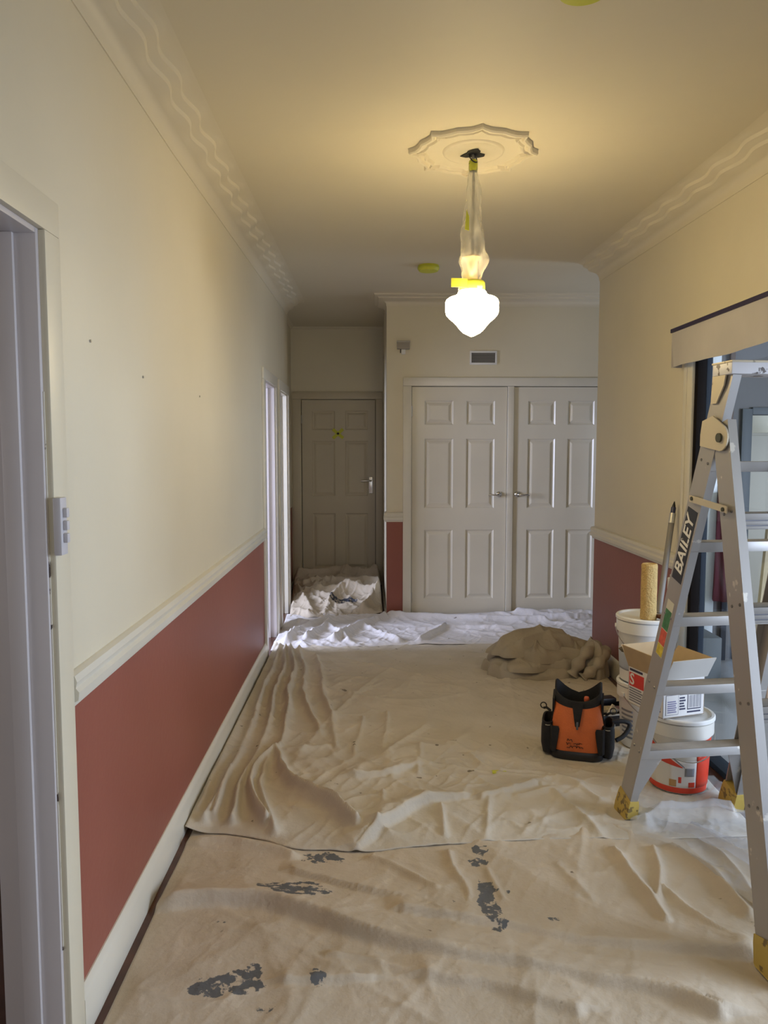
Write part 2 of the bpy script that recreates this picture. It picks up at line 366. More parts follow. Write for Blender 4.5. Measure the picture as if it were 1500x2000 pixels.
# ---- glazed opening in the right wall
M_brown = mat('black_brown_timber', (0.007, 0.0045, 0.0035), 0.6, 0, 0.3, 5)
M_alu = mat('slate_aluminium', (0.03, 0.038, 0.05), 0.6)
for m_ in (M_brown, M_alu): m_.node_tree.nodes['Principled BSDF'].inputs['Specular IOR Level'].default_value = 0.08
gw = struct(empty('window_1', (XR, G1, 0)), 'dark framed glazed opening behind the step ladder', 'glazed door')
def gp(nm, lo, hi, m, bev=0.003): return bx(nm, Vector(lo)-gw.location, Vector(hi)-gw.location, m, gw, bev)
gp('jamb', (XR-0.001, G1-0.03, 0), (XR+0.045, G1+0.004, GH), M_brown); gp('jamb', (XR-0.001, G0-0.004, 0), (XR+0.045, G0+0.05, GH), M_brown)
gp('stile', (XR+0.045, G1-0.03, 0), (XR+0.072, G1+0.004, GH), M_alu)
gp('head', (XR-0.001, G0+0.05, GH-0.05), (XR+0.072, G1-0.03, GH+0.004), M_brown)
gp('sill', (XR-0.001, G0+0.05, 0), (XR+0.072, G1-0.03, 0.03), M_alu)
gp('stile', (XR+0.02, 2.20, 0.03), (XR+0.06, 2.26, GH-0.05), M_alu)
M_pane = clear('window_glass', (0.93, 0.96, 0.98), 0.045, 0.02)
gp('pane', (XR+0.038, 2.26, 0.03), (XR+0.044, G1-0.03, GH-0.05), M_pane, 0); gp('pane', (XR+0.038, G0+0.05, 0.03), (XR+0.044, 2.20, GH-0.05), M_pane, 0)
gp('architrave', (XR-0.016, G1, 0), (XR, G1+0.085, GH+0.08), M_trim, 0.004)
gp('architrave_bead', (XR-0.024, G1+0.055, 0), (XR-0.014, G1+0.085, GH+0.08), M_trim, 0.004)
gp('head_architrave', (XR-0.016, G0-0.08, GH), (XR, G1, GH+0.08), M_trim, 0.004)

# ================================================================== CEILING FITTINGS
LX, LY, LF = 0.4328, 3.2646, 0.9408; RZ = CL+0.0066
def rose():
    e = tag(empty('ceiling_rose', (LX, LY, RZ)), 'scalloped eight sided plaster ceiling rose above the pendant lamp', 'ceiling rose'); e.scale = (LF, LF, LF)
    n = 192
    def R(a):
        s = (a/(2*PI)*8+0.5) % 1.0-0.5; t = abs(s)*2      # 0 at a corner, 1 mid side
        r = 0.285-0.028*min(1, t/0.25) if t < 0.25 else 0.257-0.006*math.sin((t-0.25)/0.75*PI)
        if 0.25 < t < 0.33: r += 0.006
        return r
    def ring(f, z, d=0.0): return [Vector(((R(2*PI*i/n)*f-d)*math.cos(2*PI*i/n), (R(2*PI*i/n)*f-d)*math.sin(2*PI*i/n), z)) for i in range(n)]
    bm = bmesh.new()
    vv = rings(bm, [ring(1, 0), ring(1, -0.020), ring(1, -0.026, 0.006), ring(1, -0.026, 0.016), ring(1, -0.016, 0.022), ring(1, -0.016, 0.032), ring(1, -0.024, 0.038), ring(1, -0.024, 0.044), ring(1, -0.012, 0.052), ring(0.62, -0.010)], True, False)
    bm.faces.new(vv[-1])
    from_bm('plate', bm, M_corn, e, True, 30)
    bm = bmesh.new(); lathe(bm, [(0.135, -0.010), (0.130, -0.018), (0.120, -0.020), (0.112, -0.014), (0.06, -0.016), (0.045, -0.020), (0.0001, -0.020)], n=48, wob=lambda a, z: 0.012*math.sin(14*a) if z < -0.012 else 0)
    from_bm('inner_boss', bm, M_corn, e, True, 50)
    bm = bmesh.new(); lathe(bm, [(0.047, -0.0205), (0.043, -0.024), (0.0001, -0.024)], n=14, wob=lambda a, z: 0.25*math.sin(3*a)+0.1*math.sin(5*a+1))
    from_bm('wiring_hole', bm, M_dark, e)
rose()
def pendant():
    e = tag(empty('pendant_lamp', (LX, LY, RZ)), 'lit white glass pendant lamp wrapped in clear plastic and yellow tape', 'pendant lamp'); e.scale = (LF, LF, LF)
    z = lambda v: v-2.80
    tb('cord', [(0, 0, z(2.778)), (0.002, 0, z(2.6)), (0, 0.001, z(2.45)), (0.001, 0, z(2.34))], 0.0065, M_steel, e)
    for k, (r, ph) in enumerate(((0.018, 0.3), (0.024, 2.1), (0.016, 4.0))):
        pts = [(r*math.cos(ph+t*5)*math.sin(t*PI), r*math.sin(ph+t*5)*math.sin(t*PI), z(2.776)-0.05*t+0.012*math.sin(t*9)) for t in [i/14 for i in range(15)]]
        tb('wire', pts, 0.0028, M_blackpl, e, 6)
    M_film = clear('clear_plastic_film', (0.97, 0.97, 0.94), 0.30, 0.25, (0.93, 0.90, 0.82))
    bm = bmesh.new()
    wob = lambda a, zz: 0.13*math.sin(3*a+zz*23)+0.09*math.sin(5*a-zz*41+1)+0.04*math.sin(9*a+zz*60)
    pf = [(0.015, 2.742), (0.017, 2.70), (0.026, 2.66), (0.032, 2.60), (0.036, 2.55), (0.038, 2.50), (0.047, 2.46), (0.046, 2.42), (0.050, 2.38), (0.060, 2.345), (0.061, 2.325), (0.054, 2.30), (0.047, 2.27), (0.036, 2.240), (0.045, 2.222), (0.052, 2.205), (0.050, 2.185)]
    # refine for crumples
    rf = []
    for (r0, z0), (r1, z1) in zip(pf[:-1], pf[1:]):
        for k in range(4): t = k/4; rf.append((r0+(r1-r0)*t, z(z0+(z1-z0)*t)))
    rf.append((pf[-1][0], z(pf[-1][1])))
    lathe(bm, rf, n=40, wob=wob); from_bm('plastic_wrap', bm, M_film, e, True)
    bm = bmesh.new(); lathe(bm, [(0.0165, z(2.752)), (0.0195, z(2.745)), (0.020, z(2.715)), (0.018, z(2.705))], n=14, wob=lambda a, zz: 0.06*math.sin(3*a)); from_bm('tape_band', bm, M_tape, e)
    bm = bmesh.new(); lathe(bm, [(0.054, z(2.232)), (0.0565, z(2.228)), (0.0575, z(2.195)), (0.056, z(2.192))], n=28, wob=lambda a, zz: 0.03*math.sin(4*a)); from_bm('tape_band', bm, M_tape, e, True)
    bm = bmesh.new()
    A = [(-0.028, -0.050), (-0.060, -0.052), (-0.098, -0.046)]
    vs = [[bm.verts.new((x, y+dy, z(zz)+dz)) for dy in (0, 0.0015) for zz in (2.234, 2.196)] for (x, y), dz in zip(A, (0, 0.002, 0.004))]
    for a, b in zip(vs[:-1], vs[1:]):
        for i, j in ((0, 1), (1, 3), (3, 2), (2, 0)): bm.faces.new((a[i], a[j], b[j], b[i]))
    bm.faces.new((vs[0][0], vs[0][2], vs[0][3], vs[0][1])); bm.faces.new((vs[2][0], vs[2][1], vs[2][3], vs[2][2]))
    from_bm('tape_tail', bm, M_tape, e)
    bm = bmesh.new(); prism(bm, [(-0.040, z(2.445)), (-0.022, z(2.44)), (-0.022, z(2.50)), (-0.034, z(2.53))], -0.047, -0.045)
    from_bm('tape_patch', bm, M_tape, e)
    M_hold = mat('cream_lamp_holder', (0.80, 0.62, 0.40), 0.4)
    bm = bmesh.new(); lathe(bm, [(0.0001, z(2.345)), (0.034, z(2.343)), (0.036, z(2.337)), (0.024, z(2.325)), (0.020, z(2.27)), (0.026, z(2.235)), (0.040, z(2.215)), (0.052, z(2.19))], n=28)
    from_bm('lamp_holder', bm, M_hold, e, True, 50)
    M_glow = emit('glowing_opal_glass', (1.0, 0.77, 0.40), 34.0)
    bm = bmesh.new(); lathe(bm, [(0.050, z(2.196)), (0.062, z(2.187)), (0.066, z(2.176)), (0.084, z(2.166)), (0.104, z(2.160)), (0.114, z(2.152)), (0.1185, z(2.140)), (0.1185, z(2.105)), (0.114, z(2.088)), (0.100, z(2.072)), (0.082, z(2.057)), (0.067, z(2.041)), (0.054, z(2.024)), (0.038, z(2.009)), (0.020, z(2.000)), (0.006, z(1.993)), (0.0001, z(1.992))], n=48)
    from_bm('glass_shade', bm, M_glow, e, True, 60)
pendant()
def alarm(x, y, label):
    e = tag(empty('smoke_alarm', (x, y, CZF(y))), label, 'smoke alarm')
    bm = bmesh.new(); lathe(bm, [(0.0001, 0), (0.070, 0), (0.074, -0.006), (0.074, -0.028), (0.066, -0.040), (0.02, -0.044), (0.0001, -0.044)], n=32); from_bm('taped_body', bm, M_tape, e, True, 50)
    bm = bmesh.new(); lathe(bm, [(0.0745, -0.010), (0.0765, -0.012), (0.0765, -0.024), (0.0745, -0.026)], n=32, wob=lambda a, z: 0.012*math.sin(7*a)); from_bm('tape_strip', bm, mat('tape_overlap', (0.46, 0.50, 0.035), 0.5), e, True)
alarm(0.422, 5.51, 'ceiling smoke alarm masked all over in yellow green tape')
alarm(0.561, 2.088, 'masked ceiling disc in front of the pendant lamp')

# ================================================================== WALL FITTINGS
v = tag(empty('air_vent', (0.987, YE, 2.276)), 'slatted grey wall vent in a white frame above the cupboard', 'vent')
for lo, hi in (((-0.116, -0.012, 0.042), (0.116, 0, 0.058)), ((-0.116, -0.012, -0.058), (0.116, 0, -0.042)), ((-0.116, -0.012, -0.042), (-0.102, 0, 0.042)), ((0.102, -0.012, -0.042), (0.116, 0, 0.042))):
    bx('frame_bar', lo, hi, M_white, v, 0.002)
bx('backing', (-0.102, -0.002, -0.042), (0.102, 0, 0.042), M_dark, v)
sl_me = None
for k in range(11):
    o = bx('slat', (-0.102, -0.0075, -0.0016), (0.102, -0.0025, 0.0016), mat('vent_grey', (0.33, 0.32, 0.29), 0.5), v) if k == 0 else None
    if k == 0: sl_me = o.data
    else: o = bpy.data.objects.new('slat', sl_me); COL.objects.link(o); o.parent = v
    o.location = (0, 0, -0.038+k*0.0076)
c = tag(empty('door_chime', (0.300, YE, 2.375)), 'small grey brown box on a white bracket high beside the recess', 'door chime')
bx('housing', (-0.055, -0.045, -0.030), (0.052, 0, 0.036), mat('grey_brown_plastic', (0.30, 0.275, 0.235), 0.5), c, 0.004)
bx('lid', (-0.058, -0.048, 0.026), (0.055, 0, 0.040), mat('pale_grey_brown', (0.42, 0.39, 0.34), 0.5), c, 0.003)
bx('bracket', (-0.018, -0.022, -0.072), (0.016, 0, -0.030), M_white, c, 0.003)
bx('sensor_tip', (-0.030, -0.018, -0.060), (-0.022, 0, -0.030), M_blackpl, c)
s = tag(empty('light_switch', (XL+0.018, 1.768, 1.315)), 'narrow three gang light switch fixed on the doorway architrave', 'light switch')
bx('plate', (0, -0.017, -0.066), (0.018, 0.020, 0.066), M_switch, s, 0.003)
for k in range(3): bx('rocker', (0.018, -0.006, -0.038+k*0.029), (0.028, 0.010, -0.016+k*0.029), M_switch, s, 0.003)
# masking tape cross on the recess door
t = tag(empty('tape_cross', (-0.335, YB+0.0285, 1.663)), 'crossed scraps of yellow green tape stuck on the recess door', 'tape')
for a in (0.7, -0.75): 
    bx('strip', (-0.074, -0.002, -0.017), (0.074, 0, 0.017), M_tape, t, 0, Matrix.Rotation(a, 4, 'Y') @ Matrix.Translation((0, -0.001 if a > 0 else 0.0005, 0)))
bx('peephole', (-0.014, -0.006, -0.010), (0.014, -0.002, 0.012), M_dark, t, 0.003)
# pelmet
pe = tag(empty('fabric_pelmet', (XR-0.016, 2.4, 2.0)), 'cream fabric pelmet with a navy top edge over the glazed opening', 'pelmet')
bm = bmesh.new(); n = 150; rs = []
for i in range(n+1):
    y = -1.42+2.95*i/n; wv = 0.004*math.sin(y*9)+0.003*math.sin(y*21+1); sag = 0.004*math.sin(y*5)
    top = [Vector((-0.055, y, 0.088)), Vector((-0.058+wv*0.4, y, 0.04)), Vector((-0.056+wv, y, -0.03)), Vector((-0.055+wv*1.6, y, -0.096+sag))]
    rs.append(top+[p+Vector((0.003, 0, 0)) for p in reversed(top)])
rings(bm, rs, True, True); from_bm('fabric', bm, mat('cream_pelmet_fabric', (0.47, 0.45, 0.44), 0.8, 0, 0.05, 6, 0.1, 200), pe, True, 50)
bx('board', (-0.056, -1.42, 0.088), (0.0, 1.53, 0.094), M_white, pe)
bx('navy_edging', (-0.062, -1.424, 0.078), (-0.0, 1.536, 0.098), mat('navy_trim', (0.018, 0.012, 0.05), 0.6), pe, 0.003)
bx('side_return', (-0.055, 1.527, -0.096), (0.0, 1.530, 0.088), mat('cream_pelmet_fabric', (0.6, 0.5, 0.4)), pe)

# ================================================================== DROP CLOTHS
def seg_dist(X, Y, pts):
    best = np.full(X.shape, 1e9)
    for (x0, y0), (x1, y1) in zip(pts[:-1], pts[1:]):
        dx, dy = x1-x0, y1-y0; L2 = dx*dx+dy*dy+1e-9
        t = np.clip(((X-x0)*dx+(Y-y0)*dy)/L2, 0, 1); d = np.hypot(X-x0-t*dx, Y-y0-t*dy)
        best = np.minimum(best, d)
    return best
def smooth_pts(pts, k=3):
    p = np.array(pts, float)
    for _ in range(k):
        if len(p) < 3: break
        q = [p[0]]
        for a, b in zip(p[:-1], p[1:]): q += [0.75*a+0.25*b, 0.25*a+0.75*b]
        q.append(p[-1]); p = np.array(q)
    return [tuple(a) for a in p]
def vnoise(X, Y, sc, seed, rot=0.0, stretch=1.0):
    r = np.random.default_rng(seed); g = r.random((64, 64))
    x = (X*math.cos(rot)+Y*math.sin(rot))*sc; y = (-X*math.sin(rot)+Y*math.cos(rot))*sc/stretch
    xi = np.floor(x).astype(int); yi = np.floor(y).astype(int); fx = x-xi; fy = y-yi
    fx = fx*fx*(3-2*fx); fy = fy*fy*(3-2*fy)
    G = lambda a, b: g[a % 64, b % 64]
    return (G(xi, yi)*(1-fx)+G(xi+1, yi)*fx)*(1-fy)+(G(xi, yi+1)*(1-fx)+G(xi+1, yi+1)*fx)*fy-0.5
def crease(X, Y, sc, seed, rot=0, stretch=1):      # sharp ridged noise
    return 1-np.abs(vnoise(X, Y, sc, seed, rot, stretch))*4
def ridge_field(X, Y, ridges):
    Z = np.zeros_like(X)
    for wd, h, pts in ridges:
        fold = wd < 0; wd = abs(wd)      # negative width: a fold lying over, steep on its near side
        d = seg_dist(X+0.016*vnoise(X, Y, 9, 3)+0.035*vnoise(X, Y, 2.2, 31), Y+0.016*vnoise(X, Y, 9, 4)+0.035*vnoise(X, Y, 2.2, 32), smooth_pts(pts))
        h = h*(0.6+1.3*np.clip(vnoise(X, Y, 1.6, 91)+0.5, 0, 1))
        if fold:
            sp_ = np.array(smooth_pts(pts)); far = Y+0.035*vnoise(X, Y, 2.2, 32)+0.012*vnoise(X, Y, 9, 4) > np.interp(X, sp_[:, 0], sp_[:, 1])
            ends = np.clip((X-sp_[0, 0]+0.12)/0.12, 0, 1)*np.clip((sp_[-1, 0]+0.12-X)/0.12, 0, 1)
            Z = np.maximum(Z, ends*h*np.where(far, np.exp(-(d/(wd*1.9))**1.3), np.exp(-(d/(wd*0.32))**2))); continue
        Z = np.maximum(Z, h*np.exp(-(d/(wd*0.55))**1.35)) + 0.25*np.minimum(Z, h*np.exp(-(d/wd)**2))
    return Z
def grid_mesh(name, P, m, parent=None, attr=None, thick=0.0):
    """P: (ny,nx,3) array of points"""
    ny, nx, _ = P.shape; idx = np.arange(ny*nx).reshape(ny, nx)
    F = np.stack([idx[:-1, :-1], idx[:-1, 1:], idx[1:, 1:], idx[1:, :-1]], -1).reshape(-1, 4)
    me = bpy.data.meshes.new(name); me.from_pydata(P.reshape(-1, 3).tolist(), [], F.tolist()); me.update()
    if attr is not None:
        a = me.attributes.new('stain', 'FLOAT', 'POINT'); a.data.foreach_set('value', attr.reshape(-1).astype(np.float32))
    o = newobj(name, me, m, parent, True)
    if thick: md = o.modifiers.new('thickness', 'SOLIDIFY'); md.thickness = thick; md.offset = -1
    return o
def cloth_mat(name, col, col2, stain=(0.12, 0.125, 0.13), rough=0.85, sheen=0.0):
    m = bpy.data.materials.new(name); m.use_nodes = True; nt = m.node_tree; b = nt.nodes['Principled BSDF']; b.inputs['Roughness'].default_value = rough
    L = nt.links.new; tc = nt.nodes.new('ShaderNodeTexCoord')
    n = nt.nodes.new('ShaderNodeTexNoise'); n.inputs['Scale'].default_value = 4; n.inputs['Detail'].default_value = 6; L(tc.outputs['Object'], n.inputs['Vector'])
    r = nt.nodes.new('ShaderNodeValToRGB'); r.color_ramp.elements[0].position = 0.35; r.color_ramp.elements[1].position = 0.65
    r.color_ramp.elements[0].color = (*col2, 1); r.color_ramp.elements[1].color = (*col, 1); L(n.outputs['Fac'], r.inputs['Fac'])
    # small dirt flecks
    n3 = nt.nodes.new('ShaderNodeTexNoise'); n3.inputs['Scale'].default_value = 17; n3.inputs['Detail'].default_value = 2; L(tc.outputs['Object'], n3.inputs['Vector'])
    r3 = nt.nodes.new('ShaderNodeValToRGB'); r3.color_ramp.elements[0].position = 0.74; r3.color_ramp.elements[1].position = 0.77; L(n3.outputs['Fac'], r3.inputs['Fac'])
    mx0 = nt.nodes.new('ShaderNodeMix'); mx0.data_type = 'RGBA'; L(r3.outputs['Color'], mx0.inputs[0]); L(r.outputs['Color'], mx0.inputs[6]); mx0.inputs[7].default_value = (col[0]*0.35, col[1]*0.33, col[2]*0.3, 1)
    # paint blotches: soft spots in the mesh attribute broken up by noise
    at = nt.nodes.new('ShaderNodeAttribute'); at.attribute_name = 'stain'
    n4 = nt.nodes.new('ShaderNodeTexNoise'); n4.inputs['Scale'].default_value = 26; n4.inputs['Detail'].default_value = 5; n4.inputs['Roughness'].default_value = 0.6; L(tc.outputs['Object'], n4.inputs['Vector'])
    ad = nt.nodes.new('ShaderNodeMath'); ad.operation = 'ADD'; L(at.outputs['Fac'], ad.inputs[0]); L(n4.outputs['Fac'], ad.inputs[1])
    r4 = nt.nodes.new('ShaderNodeValToRGB'); r4.color_ramp.elements[0].position = 0.93; r4.color_ramp.elements[1].position = 0.97; L(ad.outputs[0], r4.inputs['Fac'])
    mx = nt.nodes.new('ShaderNodeMix'); mx.data_type = 'RGBA'; L(r4.outputs['Color'], mx.inputs[0]); L(mx0.outputs[2], mx.inputs[6]); mx.inputs[7].default_value = (*stain, 1)
    L(mx.outputs[2], b.inputs['Base Color'])
    n5 = nt.nodes.new('ShaderNodeTexNoise'); n5.inputs['Scale'].default_value = 45; n5.inputs['Detail'].default_value = 4; L(tc.outputs['Object'], n5.inputs['Vector'])
    bp = nt.nodes.new('ShaderNodeBump'); bp.inputs['Strength'].default_value = 0.5; bp.inputs['Distance'].default_value = 0.006; L(n5.outputs['Fac'], bp.inputs['Height']); L(bp.outputs['Normal'], b.inputs['Normal'])
    MATS[name] = m; return m
M_c1 = cloth_mat('stained_canvas', (0.565, 0.485, 0.375), (0.50, 0.425, 0.32))
M_c2 = cloth_mat('pale_cotton_sheet', (0.56, 0.505, 0.415), (0.50, 0.45, 0.365), rough=0.75)
M_c3 = cloth_mat('white_cotton_sheet', (0.66, 0.64, 0.64), (0.60, 0.58, 0.58), rough=0.7)
M_c4 = cloth_mat('brown_cotton_sheet', (0.50, 0.435, 0.34), (0.41, 0.35, 0.265), stain=(0.03, 0.035, 0.05))
def interp_edge(pts, t):
    p = np.array(smooth_pts(pts, 2)); s = np.concatenate([[0], np.cumsum(np.hypot(*np.diff(p, axis=0).T))]); s /= s[-1]
    return np.stack([np.interp(t, s, p[:, 0]), np.interp(t, s, p[:, 1])], -1)
PRESS = [(1.022,2.98,.055,.0185),(1.509,3.036,.055,.0185),(1.112,2.019,.055,.0185),(1.60,2.09,.055,.0185),(1.008,3.60,.15,.024),(1.35,3.235,.125,.032),(1.385,3.72,.13,.022),(1.305,4.06,.17,.022),(1.16,3.84,.07,.028)]
def cloth(name, near, far, nx, ny, ridges, m, label, base=0.004, fine=0.004, stains=(), seed=1, wall_lift=None, thick=0.003, lift=None):
    """near / far: edge polylines left to right"""
    tx = np.linspace(0, 1, nx); ty = np.linspace(0, 1, ny)
    A = interp_edge(near, tx); B = interp_edge(far, tx)
    P = A[None]*(1-ty[:, None, None])+B[None]*ty[:, None, None]
    X, Y = P[..., 0].copy(), P[..., 1].copy()
    e = np.minimum(np.minimum(tx, 1-tx)[None, :], np.minimum(ty, 1-ty)[:, None])
    wob = np.clip(1-e/0.03, 0, 1)
    Y += wob*0.02*vnoise(X, Y, 7, seed+50); 
    Z = ridge_field(X, Y, ridges)
    cr = np.clip(crease(X, Y, 3.2, seed, 0.5, 2.2), 0, 1)**3*0.9+np.clip(crease(X, Y, 5.5, seed+1, -0.7, 1.8), 0, 1)**3*0.6+np.clip(crease(X, Y, 10, seed+2, 0.2, 1.5), 0, 1)**2*0.35
    cr = cr+np.clip(crease(X, Y, 1.6, seed+7, 0.9, 2.6), 0, 1)**6*1.6+np.clip(crease(X, Y, 2.1, seed+8, -0.35, 3.0), 0, 1)**6*1.4+np.clip(crease(X, Y, 7, seed+12, 1.2, 3.0), 0, 1)**4*0.8+np.clip(crease(X, Y, 13, seed+13, 0.6, 3.0), 0, 1)**3*0.45+np.clip(crease(X, Y, 16, seed+14, -0.5, 3.5), 0, 1)**3*0.4
    amp = 0.25+1.2*np.clip(vnoise(X, Y, 1.7, seed+9)+0.5, 0, 1)
    Z += fine*cr*amp + 0.0025*(vnoise(X, Y, 18, seed+3)+0.5) + 0.006*(vnoise(X, Y, 2.2, seed+4)+0.5)
    if lift is not None: Z += lift(X, Y)
    ed = np.clip(e/0.025, 0, 1); Z = Z*(0.30+0.70*ed)+base
    if wall_lift is not None: Z += wall_lift(X, Y)
    for (px_, py_, pr_, pz_) in PRESS:      # whatever stands on the cloth presses it flat
        d_ = np.hypot(X-px_, Y-py_); Z = np.minimum(Z, pz_+np.clip(d_-pr_, 0, None)*0.9)
    S = np.zeros_like(X)
    for (sx, sy, rx, ry, a) in stains: S += 1.2*a*np.exp(-(((X-sx)/(1.35*rx))**2+((Y-sy)/(1.35*ry))**2)**1.5)
    S = np.clip(S, 0, 0.50)
    o = grid_mesh(name, np.stack([X, Y, Z], -1), m, None, S, thick)
    return tag(o, label, 'drop cloth')
MID = [
 (0.035,0.024,[(-0.66,5.61),(-0.63,4.21),(-0.62,3.4),(-0.62,2.97)]),
 (0.03,0.028,[(-0.6,5.53),(-0.57,4.77),(-0.53,4.05),(-0.54,3.63),(-0.55,3.19),(-0.54,2.93)]),
 (0.03,0.034,[(-0.56,5.52),(-0.48,4.66),(-0.44,3.97),(-0.44,3.69)]),
 (0.028,0.022,[(-0.5,5.57),(-0.43,4.87),(-0.34,4.2),(-0.25,3.89)]),
 (0.03,0.034,[(-0.46,3.69),(-0.53,3.51),(-0.5,3.19),(-0.41,2.9)]),
 (0.035,0.042,[(-0.46,3.69),(-0.42,3.51),(-0.34,3.24),(-0.19,3.05),(-0.06,2.88)]),
 (0.028,0.024,[(-0.49,3.66),(-0.48,3.34),(-0.42,3.05),(-0.38,2.84)]),
 (0.03,0.026,[(-0.62,3.63),(-0.62,3.2),(-0.65,2.93)]),
 (0.025,0.024,[(-0.69,3.58),(-0.69,3.3),(-0.69,3.01)]),
 (0.03,0.018,[(-0.37,5.36),(-0.23,4.2),(-0.15,3.69)]),
 (-0.05,0.028,[(-0.06,2.75),(0.08,2.95),(0.23,3.08),(0.4,3.11)]),
 (-0.04,0.026,[(0.46,3.09),(0.61,3.17),(0.73,3.24)]),
 (-0.035,0.018,[(-0.07,3.33),(0.09,3.35),(0.22,3.46)]),
 (0.035,0.016,[(0.1,3.59),(0.18,3.78),(0.32,3.96)]),
 (0.022,0.012,[(0.49,3.1),(0.46,2.81)]),
 (0.03,0.016,[(0.48,3.6),(0.54,3.41),(0.86,3.37),(0.98,3.09)]),
 (0.035,0.018,[(0.81,3.17),(0.89,2.78)]),
 (0.02,0.012,[(0.26,3.71),(0.22,3.36)]),(0.018,0.010,[(0.1,4.19),(0.08,3.68)]),(0.018,0.010,[(-0.04,4.12),(-0.05,3.62)]),
 (0.02,0.012,[(0.29,3.04),(0.29,2.83)]),(0.02,0.012,[(0.05,3.18),(0.03,2.96)]),
 (0.04,0.014,[(0.35,3.18),(0.53,3.22)]),(0.03,0.014,[(0.62,3.12),(0.8,3.19)]),(0.05,0.012,[(0.98,5.47),(0.89,4.85),(0.83,4.18)]),
 (0.05,0.02,[(-0.55,3.71),(-0.35,3.66),(-0.2,3.70)]),
]
FRONT = [
 (-0.06,0.034,[(-0.69,2.4),(-0.4,2.41),(-0.22,2.35),(-0.0,2.23),(0.21,2.15),(0.41,2.11)]),
 (-0.05,0.028,[(0.1,2.35),(0.38,2.29),(0.63,2.2),(0.87,2.14),(1.12,2.11)]),
 (-0.05,0.032,[(0.41,2.11),(0.63,2.03),(0.79,2.0),(0.93,1.88)]),
 (-0.05,0.024,[(0.16,2.06),(0.35,2.01),(0.47,1.96),(0.55,1.92)]),
 (-0.035,0.016,[(-0.27,2.58),(-0.04,2.48),(0.18,2.4)]),(0.028,0.014,[(0.3,2.72),(0.3,2.58),(0.33,2.49),(0.31,2.32)]),
 (0.035,0.022,[(0.89,2.72),(0.93,2.43),(0.94,2.27)]),(0.025,0.016,[(1.04,2.72),(1.02,2.6),(0.95,2.4)]),
 (0.04,0.020,[(1.11,2.72),(1.2,2.53),(1.21,2.3)]),(0.03,0.016,[(0.99,2.47),(1.04,2.3),(1.12,2.15)]),
 (0.03,0.016,[(1.25,2.75),(1.28,2.53),(1.27,2.32)]),(0.03,0.012,[(-0.0,2.69),(0.14,2.58),(0.22,2.49)]),
 (0.05,0.018,[(-0.68,2.81),(-0.48,2.77),(-0.3,2.69)]),(0.03,0.012,[(-0.12,2.15),(-0.0,2.13),(0.11,2.08)]),
 (0.02,0.010,[(0.43,2.61),(0.45,2.43)]),(0.03,0.01,[(0.68,2.64),(0.73,2.42)]),(-0.03,0.016,[(-0.23,2.03),(-0.1,2.04),(-0.0,2.05)]),
]
FAR = [
 (0.05,0.04,[(-0.62,5.71),(-0.55,6.2),(-0.36,6.57)]),(0.05,0.04,[(-0.47,5.76),(-0.39,6.11),(-0.35,6.44)]),(0.05,0.045,[(-0.27,5.75),(-0.13,6.19),(0.13,6.56)]),
 (0.05,0.03,[(-0.09,6.38),(0.08,6.02),(0.23,5.74)]),(0.06,0.03,[(0.18,6.6),(0.79,6.53),(1.48,6.4)]),(0.04,0.02,[(0.33,6.1),(0.75,6.18),(1.15,6.08)]),
 (0.04,0.035,[(-0.70,6.3),(-0.62,6.44),(-0.52,6.38)]),(0.04,0.03,[(0.39,5.74),(0.63,6.18)]),(0.05,0.03,[(-0.34,6.29),(-0.16,5.75)]),(0.05,0.03,[(1.3,6.62),(1.6,6.5),(1.9,6.53)]),
]
st = [(-0.40,2.04,.07,.045,.40),(-0.45,2.0,.05,.03,.34),(-0.34,2.09,.03,.03,.42),(-0.33,2.02,.04,.03,.38),(-0.27,2.44,.06,.04,.46),(-0.21,2.48,.05,.03,.46),(-0.35,2.47,.04,.03,.40),(-0.22,2.41,.06,.025,.46),
      (-0.16,2.68,.08,.05,.44),(0.41,2.72,.03,.035,.44),(0.39,2.64,.04,.03,.44),(0.39,2.49,.03,.05,.42),(0.385,2.38,.035,.05,.45),(0.39,2.31,.03,.04,.42),(0.405,2.25,.03,.03,.36),(0.58,2.29,.03,.035,.34),(0.61,2.37,.025,.03,.30),
      (-0.15,2.05,.02,.035,.38),(-0.13,2.02,.02,.02,.40),(-0.47,2.32,.05,.02,.30),(0.28,2.39,.03,.02,.36),(-0.14,2.44,.02,.02,.36),(-0.27,1.93,.05,.02,.32),(0.46,2.46,.03,.015,.32),(-0.62,2.80,.06,.05,.20)]
def hug(x0, w, h): return lambda X, Y: h*np.clip((x0+w-X)/w, 0, 1)**1.5
cloth('drop_cloth', [(-0.69,1.40),(-0.3,1.38),(0.4,1.36),(1.0,1.38),(1.52,1.40)], [(-0.69,2.95),(-0.3,2.93),(0.4,2.92),(1.0,2.93),(1.50,2.96)], 300, 220, FRONT, M_c1,
      'beige canvas drop cloth with grey paint splotches at the ladder\'s near feet', stains=st, seed=11, fine=0.006)
cloth('drop_cloth', [(-0.71,2.87),(-0.53,2.85),(-0.39,2.81),(-0.31,2.75),(-0.15,2.72),(-0.04,2.72),(0.11,2.74),(0.34,2.77),(0.74,2.80),(1.08,2.77),(1.50,2.81)],
      [(-0.70,5.80),(0.0,5.76),(0.7,5.74),(1.56,5.72)], 300, 380, MID, M_c2, 'large pale cotton drop cloth with gathered folds along the left skirting', seed=23, fine=0.008, base=0.016,
      stains=[(0.53,2.95,.012,.008,.6)], wall_lift=lambda X, Y: 0.03*np.clip((-0.62-X)/0.1, 0, 1)**1.5)
